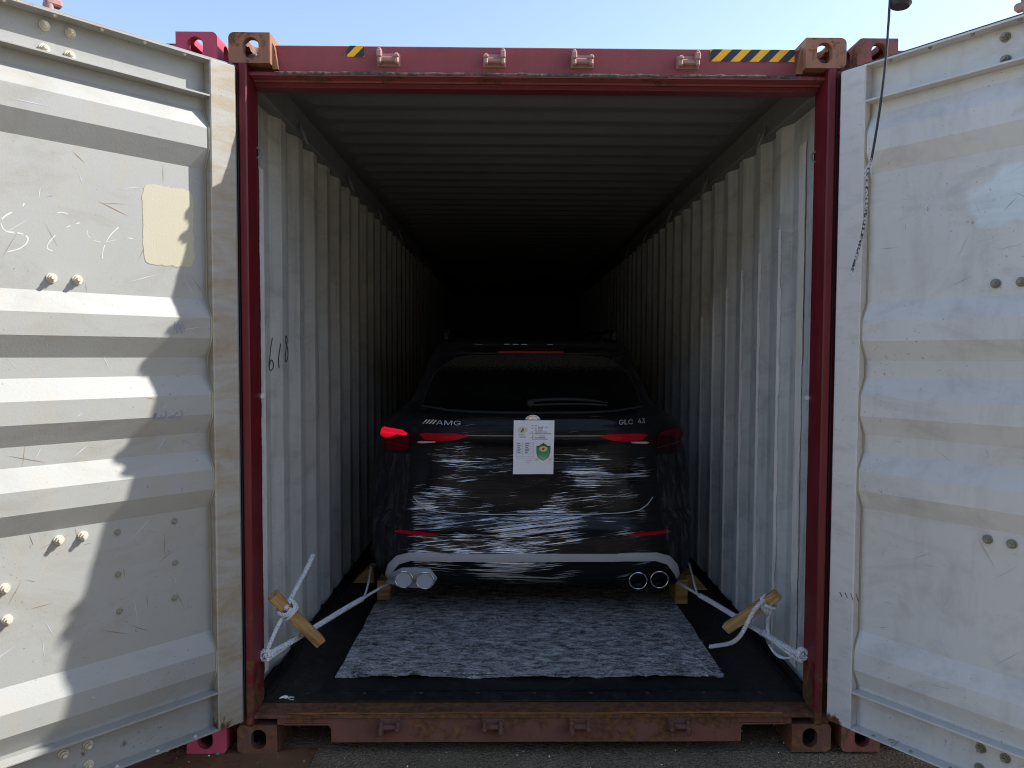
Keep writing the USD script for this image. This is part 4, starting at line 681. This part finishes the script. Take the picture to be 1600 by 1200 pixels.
# ======================= the sheet of paper on the tailgate =======================
DOC = thing('document_sheet', (.019, .940, .995), 'white printed sheet with green shield emblem taped to the tailgate', 'document')
PY = .9385
def pp(u, v): return np.array([-.0905 + u * .2165, 1.2865 - v * .2905])       # u, v in 0..1 from the top left
us, vs = np.linspace(0, 1, 9), np.linspace(0, 1, 25); V_, U_ = np.meshgrid(vs, us, indexing='ij')
yb = lambda u, v: PY + .022 * np.abs(v - .32) - .006 - .003 * np.exp(-((v - .32) / .02) ** 2) + .004 * np.sin(u * 3 + v * 5) * v - .010 * np.clip(u + v - 1.55, 0, 1) ** 1.5
xz = np.array([[pp(u, v) for u in us] for v in vs])
part(DOC, 'paper', grid(np.stack([xz[..., 0] - .004 * V_, yb(U_, V_), xz[..., 1]], -1)), M['paper'], True)
def printed(name, poly, m, lift=.0012):
    g = Polygon(poly).buffer(0).segmentize(.03); b = np.array(g.exterior.coords)[:-1]; A = b
    X, Z = np.meshgrid(np.arange(.0, 1, .04), np.arange(0, 1, .025)); q = np.c_[X.ravel(), Z.ravel()]; q = q[contains_xy(g.buffer(-.006), q[:, 0], q[:, 1])] if not g.buffer(-.006).is_empty else q[:0]
    A = np.vstack([b, q]); T = Delaunay(A).simplices; c = A[T].mean(1); T = T[contains_xy(g, c[:, 0], c[:, 1])]
    a = A[T]; cr = (a[:, 1, 0] - a[:, 0, 0]) * (a[:, 2, 1] - a[:, 0, 1]) - (a[:, 1, 1] - a[:, 0, 1]) * (a[:, 2, 0] - a[:, 0, 0]); T = np.where(cr[:, None] < 0, T, T[:, ::-1])
    Q = np.array([pp(u, v) for u, v in A]); part(DOC, name, trimesh.Trimesh(np.c_[Q[:, 0] - .004 * A[:, 1], yb(A[:, 0], A[:, 1]) - lift, Q[:, 1]], T, process=False), m, False)
def ell(cu, cv, ru, rv, n=28): t = np.linspace(0, 2 * np.pi, n, endpoint=False); return [(cu + ru * math.cos(a), cv + rv * math.sin(a)) for a in t]
rect = lambda u0, v0, u1, v1: [(u0, v0), (u1, v0), (u1, v1), (u0, v1)]
# measured on the sheet: logo oval top left, lines of small print top right, table lower left, shield lower right
printed('oval_logo', ell(.225, .175, .125, .062), M['palegold']); printed('oval_logo_figure', ell(.225, .175, .03, .035, 10), M['blueink'], .0018); printed('oval_logo_figure', ell(.195, .205, .018, .02, 8), M['maroonink'], .0020)
for v, a, b in ((.262, .13, .27), (.300, .14, .30)): printed('print_line', rect(a, v, b, v + .010), M['print'])
for v, segs in ((.10, ((.44, .49), (.52, .57))), (.125, ((.60, .64), (.66, .74), (.77, .84))), (.145, ((.44, .49), (.52, .57), (.60, .72))), (.18, ((.52, .57), (.60, .72))), (.215, ((.44, .48), (.54, .82))), (.245, ((.40, .43), (.46, .49), (.52, .93))), (.285, ((.46, .5), (.64, .77))), (.315, ((.44, .48), (.54, .58), (.6, .78))), (.345, ((.46, .84),))):
    for a, b in segs:
        n = max(1, int((b - a) / .022)); 
        for k in range(n): printed('print_word', rect(a + k * (b - a) / n, v - .008, a + (k + .78) * (b - a) / n, v + .006), M['maroonink'] if (v < .12 and a > .5) else M['print'])
for v in (.405, .44, .475, .51, .545, .58, .615, .66, .70): printed('table_rule', rect(.08, v, .50, v + .004), M['printpale'])
for u in (.08, .215, .50): printed('table_rule', rect(u, .405, u + .006, .70), M['printpale'], .0015)
for k, v in enumerate((.42, .455, .49, .525, .555, .59)): printed('print_word', rect(.10, v, .10 + .06 + .02 * (k % 2), v + .014), M['print'], .0016); printed('print_word', rect(.29, v, .40 - .02 * (k % 3), v + .014), M['print'], .0016)
for v, a, b in ((.74, .30, .46), (.78, .32, .42)): printed('print_line', rect(a, v, b, v + .008), M['printpale'])
printed('emblem_ground', rect(.51, .405, .965, .765), M['paper'], .0010)
sh = [(.565, .465), (.62, .470), (.675, .450), (.74, .425), (.80, .450), (.86, .470), (.915, .465), (.912, .60), (.88, .67), (.82, .715), (.74, .745), (.66, .715), (.60, .67), (.57, .60)]
printed('shield_edge', sh, M['ink'], .0020); printed('shield', list(np.array(Polygon(sh).buffer(-.010).exterior.coords)[:-1]), M['green'], .0028)
printed('shield_crown', [(.66, .452), (.69, .43), (.70, .445), (.74, .41), (.78, .445), (.79, .43), (.82, .452)], M['hblack'], .0032)
printed('shield_oval', ell(.74, .525, .10, .050), M['gold'], .0036); printed('shield_figure', [(.70, .52), (.725, .505), (.75, .50), (.77, .515), (.755, .54), (.735, .555), (.72, .54)], M['maroonink'], .0044)
for a, b in ((.53, .63), (.85, .95)): printed('emblem_scroll', [(a, .70), (b, .695), (b - .02, .745), (a + .02, .75)], M['palegold'], .0030)

# ======================= felt blanket and rubber sheet on the floor =======================
FM = thing('felt_mat', (0, 1.5, .176), 'grey speckled felt mat laid on the floor behind the car', 'mat')
def felt_sheet(x0, x1, y0, y1, z, seed, wave):
    xs = np.linspace(x0, x1, 160); ys_ = np.r_[np.linspace(0, .06, 6), np.linspace(.075, 1.1, 46), np.linspace(1.2, y1 - y0, 14)]
    edge = .024 * (meshkit.noise(np.c_[xs * 5, 0 * xs, 0 * xs], seed) - .5) + .016 * (meshkit.noise(np.c_[xs * 22, 0 * xs, 0 * xs], seed + 1) - .5) + .012 * (meshkit.noise(np.c_[xs * 70, 0 * xs, 0 * xs], seed + 2) - .5)
    S, X = np.meshgrid(ys_, xs, indexing='ij'); Y = y0 + S + edge[None] * np.exp(-S / .05)
    side = (meshkit.noise(np.stack([0 * Y, Y * 9, 0 * Y], -1), seed + 7) - .5) * .014; X = X + side * np.clip(np.abs(X - (x0 + x1) / 2) / ((x1 - x0) / 2), 0, 1) ** 6
    lift = wave * np.exp(-S / .05) * np.clip(meshkit.noise(np.c_[xs * 6, 0 * xs + 3, 0 * xs], seed + 3) * 2 - .75, 0, 1)[None]
    Zt = z + .006 + .0035 * meshkit.noise(np.stack([X * 9, Y * 9, 0 * X], -1), seed + 4) + .0022 * meshkit.noise(np.stack([X * 40, Y * 90, 0 * X], -1), seed + 5) + lift
    top = np.stack([X, Y, Zt], -1); ft = np.stack([X[0], Y[0] + .002, z + lift[0] + .0005], -1); bk = np.stack([X[-1], Y[-1], np.full(len(xs), z)], -1)
    full = np.concatenate([ft[None], top, bk[None]], 0); lf = np.stack([full[:, 0], full[:, 0] * [1, 1, 0] + [0, 0, z]], 1); rt = np.stack([full[:, -1] * [1, 1, 0] + [0, 0, z], full[:, -1]], 1)
    m = merge([grid(full), grid(lf), grid(rt)]); return trimesh.Trimesh(m.vertices, m.faces[:, ::-1], process=False)
part(FM, 'lower_layer', felt_sheet(-.888, .868, .302, 3.6, .1782, 11, .012), M['felt'], True)
part(FM, 'upper_layer', felt_sheet(-.812, .792, .300, 3.6, .1872, 31, .018), M['felt'], True)
fr = np.random.default_rng(5); NF = 1500; pts = []; 
for i in range(NF):
    y = .30 + abs(fr.normal(0, .35)) if i % 3 else .295 + fr.random() * .02; x = fr.uniform(-.87, .85); L = fr.uniform(.006, .030); a = fr.normal(0, .5); zc = .1985 if -.81 < x < .79 else .189
    c = np.array([x, y, zc]); dv = np.array([math.cos(a), math.sin(a), 0]) * L; pts += [c, c + dv * .35 + [0, 0, fr.uniform(0, .006)], c + dv * .7 + [0, fr.normal(0, .004), fr.uniform(0, .006)], c + dv + [0, 0, -.001]]
bc = UsdGeom.BasisCurves.Define(stage, FM + '/loose_fibres'); bc.CreateTypeAttr('linear'); bc.CreatePointsAttr(Vt.Vec3fArray.FromNumpy((np.array(pts) - _org[FM]).astype(np.float32))); bc.CreateCurveVertexCountsAttr(Vt.IntArray([4] * NF)); bc.CreateWidthsAttr(Vt.FloatArray([.0008])); bc.SetWidthsInterpolation('constant')
UsdShade.MaterialBindingAPI.Apply(bc.GetPrim()).Bind(M['fibre']); tag(bc, kind='stuff')
def thread(pts, r=.0012): part(FM, 'loose_thread', path_tube(spline(pts, 30), r, 5), M['fibre'], 40)
thread([(-.800, .297, .196), (-.806, .42, .198), (-.802, .56, .198), (-.808, .72, .198)], .0016); thread([(.770, .60, .199), (.776, .52, .200), (.765, .47, .199), (.785, .44, .199), (.79, .36, .198), (.815, .33, .192)], .0018); thread([(.74, .55, .199), (.745, .47, .202), (.78, .455, .201), (.81, .47, .196), (.80, .50, .192)], .0015); thread([(.752, .95, .198), (.770, .60, .199)], .0012)
sr = np.random.default_rng(17); SC = []
for i in range(46):
    x, y = sr.uniform(-1.08, 1.08), sr.uniform(.185, .75) if sr.random() < .5 else sr.uniform(.18, 1.2); a = sr.normal(1.2, .7); L = sr.uniform(.02, .12); w = sr.uniform(.0006, .0014); z = .1722 if (x < -.93 or x > .90 or y < .196) else .1770
    if -.9 < x < .88 and y > .285: continue
    d = np.array([math.cos(a), math.sin(a), 0]); q = np.array([-d[1], d[0], 0]) * w; c = np.array([x, y, z + .0004]); SC.append(trimesh.Trimesh(np.array([c - d * L / 2, c + q, c + d * L / 2, c - q]), [[0, 1, 2], [0, 2, 3]], process=False))
part(MC, 'floor_scuffs', merge(SC), plain('grey_scuff', (.10, .10, .10), .8), False, kind='stuff')
RS = thing('rubber_sheet', (0, 1.5, .173), 'black rubber sheet under the felt mat', 'rubber sheet')
part(RS, 'sheet', box(-.93, .90, .196, 3.7, .1732, .1768), M['sheetrub'], False)

# ======================= ropes, sticks, wedges =======================
def strand_rope(P, R, pitch=.030, n=None, strands=3):
    P = np.asarray(P, float); d = np.r_[0, np.cumsum(np.linalg.norm(np.diff(P, axis=0), axis=1))]; L = d[-1]; n = max(12, int(L / .0035)); s = np.linspace(0, L, n)
    Q = CubicSpline(d, P)(s) if len(P) > 2 else P[0] + (s / L)[:, None] * (P[-1] - P[0]); T = np.gradient(Q, axis=0); T /= np.linalg.norm(T, axis=1)[:, None]
    a = np.cross(T[0], [.3, .2, 1]); A = []
    for k in range(n): a = a - T[k] * (a @ T[k]); a = a / np.linalg.norm(a); A.append(a)
    A = np.array(A); Bn = np.cross(T, A); out = []
    for k in range(strands):
        ph = 2 * np.pi * (k / strands + s / pitch); out.append(path_tube(Q + .56 * R * (np.cos(ph)[:, None] * A + np.sin(ph)[:, None] * Bn), R * .47, 7))
    return merge(out)
def stick(name, A, B_, w, h, label, roll=0.0):
    A, B_ = np.array(A), np.array(B_); c = (A + B_) / 2; x = B_ - A; L = np.linalg.norm(x); x /= L; z = np.array([0, 0, 1.]); y = np.cross(z, x); y /= np.linalg.norm(y); z = np.cross(x, y); cr, sr = math.cos(roll), math.sin(roll); y, z = y * cr + z * sr, z * cr - y * sr
    path = fresh('/World/' + name); m = box(-L / 2, L / 2, -w / 2, w / 2, -h / 2, h / 2, .0035); m = m.subdivide_to_size(.03) if hasattr(m, 'subdivide_to_size') else m
    v = np.array(m.vertices); v[:, 1:] += .0012 * (meshkit.noise(np.c_[v[:, 0] * 30, v[:, 1] * 60, v[:, 2] * 60], 2)[:, None] - .5) * 2
    p = usdkit.mesh(stage, path, trimesh.Trimesh(v, m.faces, process=False), M['wood'], smooth=25); p.AddTransformOp().Set(Gf.Matrix4d(*x, 0, *y, 0, *z, 0, *c, 1)); tag(p, label, 'wooden stick', 'wooden sticks twisted into the lashing ropes'); return path
stick('wooden_stick', (-1.112, .135, .615), (-.972, .352, .322), .036, .050, 'pale square wooden stick twisted into the rope beside the left wall', .5)
stick('wooden_stick', (1.094, .285, .566), (.928, .490, .330), .036, .048, 'pale wooden stick twisted into the rope beside the right wall', -.4)
def knot(c, r, R, seed, axis=(1, 0, 0)):
    t = np.linspace(0, 2 * np.pi * 2.6, 110); r_ = np.random.default_rng(seed); ax = np.array(axis, float); ax /= np.linalg.norm(ax); a = np.cross(ax, [0, 0, 1]); a /= np.linalg.norm(a); b = np.cross(ax, a)
    P = np.array(c) + (r * np.cos(t))[:, None] * a + (r * np.sin(t))[:, None] * b + (np.linspace(-.020, .020, 110) + .006 * np.sin(t * 2.3))[:, None] * ax; return P
RL = thing('lashing_rope', (-1.14, .07, .37), 'white blue flecked lashing rope tying the car to the left door post', 'rope', 'ropes lashing the car to the door posts')
ringL, carL = np.array([-1.132, .085, .372]), np.array([-.80, 1.22, .318]); mL = lambda t: ringL + t * (carL - ringL)
part(RL, 'taut_rope', strand_rope([ringL, mL(.2) + [0, 0, -.004], mL(.45), mL(.72)], .0135, .055), M['rope'], 40)
part(RL, 'taut_rope', strand_rope([mL(.70), mL(.85) + [0, 0, .003], carL], .0075, .03), M['rope'], 40)
part(RL, 'side_rope', strand_rope([mL(.73), (-.905, 1.12, .35), (-.925, 1.30, .385)], .006, .03), M['rope'], 40)
part(RL, 'wrapping', strand_rope([ringL + [.01, -.01, -.012], mL(.10) + [.0, -.012, -.012], mL(.22) + [0, -.006, .012], mL(.27) + [-.008, .0, .030]], .0085, .03), M['rope'], 40)
kL = np.array([-1.068, .190, .535])
part(RL, 'knot', strand_rope(knot(kL, .036, .007, 3, (.45, .75, -.95)), .0085, .03), M['rope'], 40)
part(RL, 'branch_rope', strand_rope([ringL, (-1.105, .115, .45), kL + [-.012, -.02, -.02]], .0095, .035), M['rope'], 40)
part(RL, 'loose_end', strand_rope([kL + [.0, -.028, .008], (-1.050, .26, .605), (-1.022, .385, .690), (-1.016, .405, .712)], .0105, .035), M['rope'], 40)
t = np.linspace(0, 2 * np.pi * 1.6, 60); part(RL, 'ring_hitch', strand_rope(np.c_[-1.132 + .020 * np.cos(t), .085 + .014 * t / 6, .372 + .022 * np.sin(t)], .0085, .03), M['rope'], 40)
RR = thing('lashing_rope', (1.14, .07, .37), 'white lashing rope tying the car to the right post, cut end over the mat', 'rope', 'ropes lashing the car to the door posts')
ringR, carR = np.array([1.132, .085, .372]), np.array([.86, 1.25, .316]); mR = lambda t: ringR + t * (carR - ringR)
part(RR, 'taut_rope', strand_rope([ringR, mR(.25) + [0, 0, -.004], mR(.5), mR(.76)], .0135, .055), M['rope'], 40)
part(RR, 'taut_rope', strand_rope([mR(.74), mR(.88), carR], .0075, .03), M['rope'], 40)
part(RR, 'side_rope', strand_rope([mR(.78), (.935, 1.14, .36), (.950, 1.30, .41)], .006, .03), M['rope'], 40)
kR = np.array([1.066, .330, .508])
part(RR, 'knot', strand_rope(knot(kR, .034, .007, 4, (-.55, .65, -.75)), .0085, .03), M['rope'], 40)
part(RR, 'branch_rope', strand_rope([kR + [.006, -.02, -.028], (1.068, .33, .42), mR(.22) + [0, -.014, .006]], .0085, .03), M['rope'], 40)
part(RR, 'loose_end', strand_rope([kR + [-.02, -.02, .02], (.985, .285, .485), (.945, .30, .39), (.915, .40, .295), (.862, .53, .226)], .0100, .035), M['rope'], 40)
part(RR, 'wrapping', strand_rope([ringR + [-.012, -.01, -.020], mR(.08) + [0, -.015, -.022], mR(.16) + [0, -.012, -.012], mR(.24) + [0, 0, .012]], .0085, .03), M['rope'], 40)
part(RR, 'frayed_end', merge([path_tube(spline([mR(.06) + [0, -.015, -.02], mR(.10 + .01 * k) + [-.005 * k, -.02, -.045 - .004 * k], mR(.17 + .012 * k) + [-.01, -.022, -.050 + .006 * k]], 14), .003, 6) for k in range(4)]), M['rope'], 40)
t = np.linspace(0, 2 * np.pi * 1.6, 60); part(RR, 'ring_hitch', strand_rope(np.c_[1.132 - .020 * np.cos(t), .085 + .014 * t / 6, .372 + .022 * np.sin(t)], .0085, .03), M['rope'], 40)
def wedge(name, x0, x1, y0, y1, z0, z1, label, tri=None):
    path = fresh('/World/' + name)
    if tri is None: m = box(x0, x1, y0, y1, z0, z1, .004)
    else: m = prism(tri, 1, y0, y1)
    c = np.array(m.bounds).mean(0); m = m.copy(); m.vertices = m.vertices - c; p = usdkit.mesh(stage, path, m, M['wood'], smooth=False); p.AddTranslateOp().Set(Gf.Vec3d(*c)); tag(p, label, 'wooden wedge', 'wooden wedges around the rear wheels')
wedge('wooden_wedge', -.892, -.812, 1.30, 1.46, .1885, .300, 'upright wooden block beside the left rear wheel of the car')
wedge('wooden_wedge', 0, 0, 1.66, 1.80, 0, 0, 'triangular wooden wedge against the left wall behind the rope', [(-1.115, .1745), (-.975, .1745), (-.985, .262), (-1.02, .262)])
wedge('wooden_wedge', .862, .935, 1.26, 1.44, .1770, .322, 'upright wooden block beside the right rear wheel of the car')
wedge('wooden_wedge', 0, 0, 1.52, 1.66, 0, 0, 'triangular wooden wedge against the right wall behind the rope', [(.975, .1745), (1.125, .1745), (1.04, .268), (.985, .268)])

# ======================= hanging cable =======================
HC = thing('hanging_cable', (1.2, -.35, 2.88), 'thin black cable with frayed end and black cap hanging before the right door', 'cable')
cab = spline([(2.4, -4.5, 3.9), (1.6, -2.6, 3.75), (1.30, -.9, 3.55), (1.225, -.42, 3.25), (1.212, -.35, 3.02), (1.206, -.35, 2.90), (1.198, -.35, 2.70), (1.174, -.35, 2.458), (1.155, -.35, 2.33)], 90)
part(HC, 'cord', path_tube(cab, .0042, 8), M['rubber'], 40)
part(HC, 'wire_end', strand_rope([(1.155, -.35, 2.33), (1.142, -.352, 2.292), (1.139, -.355, 2.20), (1.134, -.352, 2.11), (1.118, -.35, 2.02), (1.094, -.35, 1.937)], .0055, .016), mat('grimy_wire', {'g': ('geometry', {}), 'n': ('noise_texture', {'scale': 120, 'detail': 3}), 'r': ('rgb_ramp', {'ramp': [(.42, (.03, .03, .03)), (.56, (.5, .5, .5))]}), 'p': ('principled_bsdf', {'roughness': .5})}, [('g.position', 'n.vector'), ('n.fac', 'r.fac'), ('r.color', 'p.base_color')]), 40)
part(HC, 'frayed_tip', merge([path_tube(spline([(1.150, -.35, 2.325), (1.146 + .006 * (-1) ** k, -.353, 2.31 - .008 * k), (1.142 + .013 * (-1) ** k, -.353, 2.29 - .008 * k)], 10), .0022, 5) for k in range(5)] + [path_tube(spline([(1.098, -.35, 1.945), (1.088 + .006 * k, -.35, 1.932), (1.082 + .013 * k, -.351, 1.928 - .004 * (k % 2))], 8), .003, 5) for k in range(4)]), M['fibre'], 40, kind='stuff')
part(HC, 'pole', cyl((2.4, -4.5, 0), (2.4, -4.5, 3.95), .04, 16), M['steel'], 40)
part(HC, 'cap', merge([cyl((1.2425, -.35, 2.862), (1.250, -.35, 2.96), .036, 28, .033), cyl((1.2415, -.35, 2.852), (1.2425, -.35, 2.8615), .030, 28, .036)]), M['rubber'], 30)

# ======================= small things on the ground and sill =======================
SP = thing('steel_plate', (-1.2, -.2, 0), 'thin rusty brown plate lying on the ground by the left corner', 'steel plate')
part(SP, 'plate', prism([(-.902, .045), (-.909, -.16), (-.915, -.60), (-1.75, -.60), (-1.75, .045)], 2, -.0025, .003), M['plate'], False)
PS = thing('plastic_scrap', (-1.06, .12, .175), 'small torn white plastic scrap on the left end of the sill', 'scrap')
part(PS, 'scrap', merge([path_tube(spline([(-1.080, .105, .181), (-1.064, .118, .183), (-1.052, .122, .178)], 12), np.linspace(.002, .008, 12), 8), path_tube(spline([(-1.06, .12, .178), (-1.04, .13, .176), (-1.025, .127, .1765)], 10), .0022, 6), path_tube(spline([(-1.05, .125, .176), (-1.035, .112, .1745), (-1.02, .11, .175)], 8), .0018, 6)]), M['litter'], 40)
lr = np.random.default_rng(12); bits = {'litter': [], 'stone': []}
for i in range(520):
    x, y = lr.uniform(-1.9, 1.9), lr.uniform(-.42, .30) ; s = lr.uniform(.0015, .0042) * (1.9 if lr.random() < .06 else 1); k = 'litter' if lr.random() < .20 else 'stone'
    m = trimesh.creation.icosahedron(); v = np.array(m.vertices) * s * lr.uniform(.6, 1.3, 3) + lr.normal(0, s * .15, (12, 3)); bits[k].append(trimesh.Trimesh(v + [x, y, (.003 if x < -.91 and y < .04 else -.003) + s * .4], m.faces, process=False))
for nm, k, lb in (('litter', 'litter', 'tiny white bits of foam scattered on the ground'), ('grit', 'stone', 'grey brown grit scattered on the ground')):
    p = usdkit.mesh(stage, fresh('/World/' + nm), merge(bits[k]), M[k], smooth=False); tag(p, lb, nm, kind='stuff')
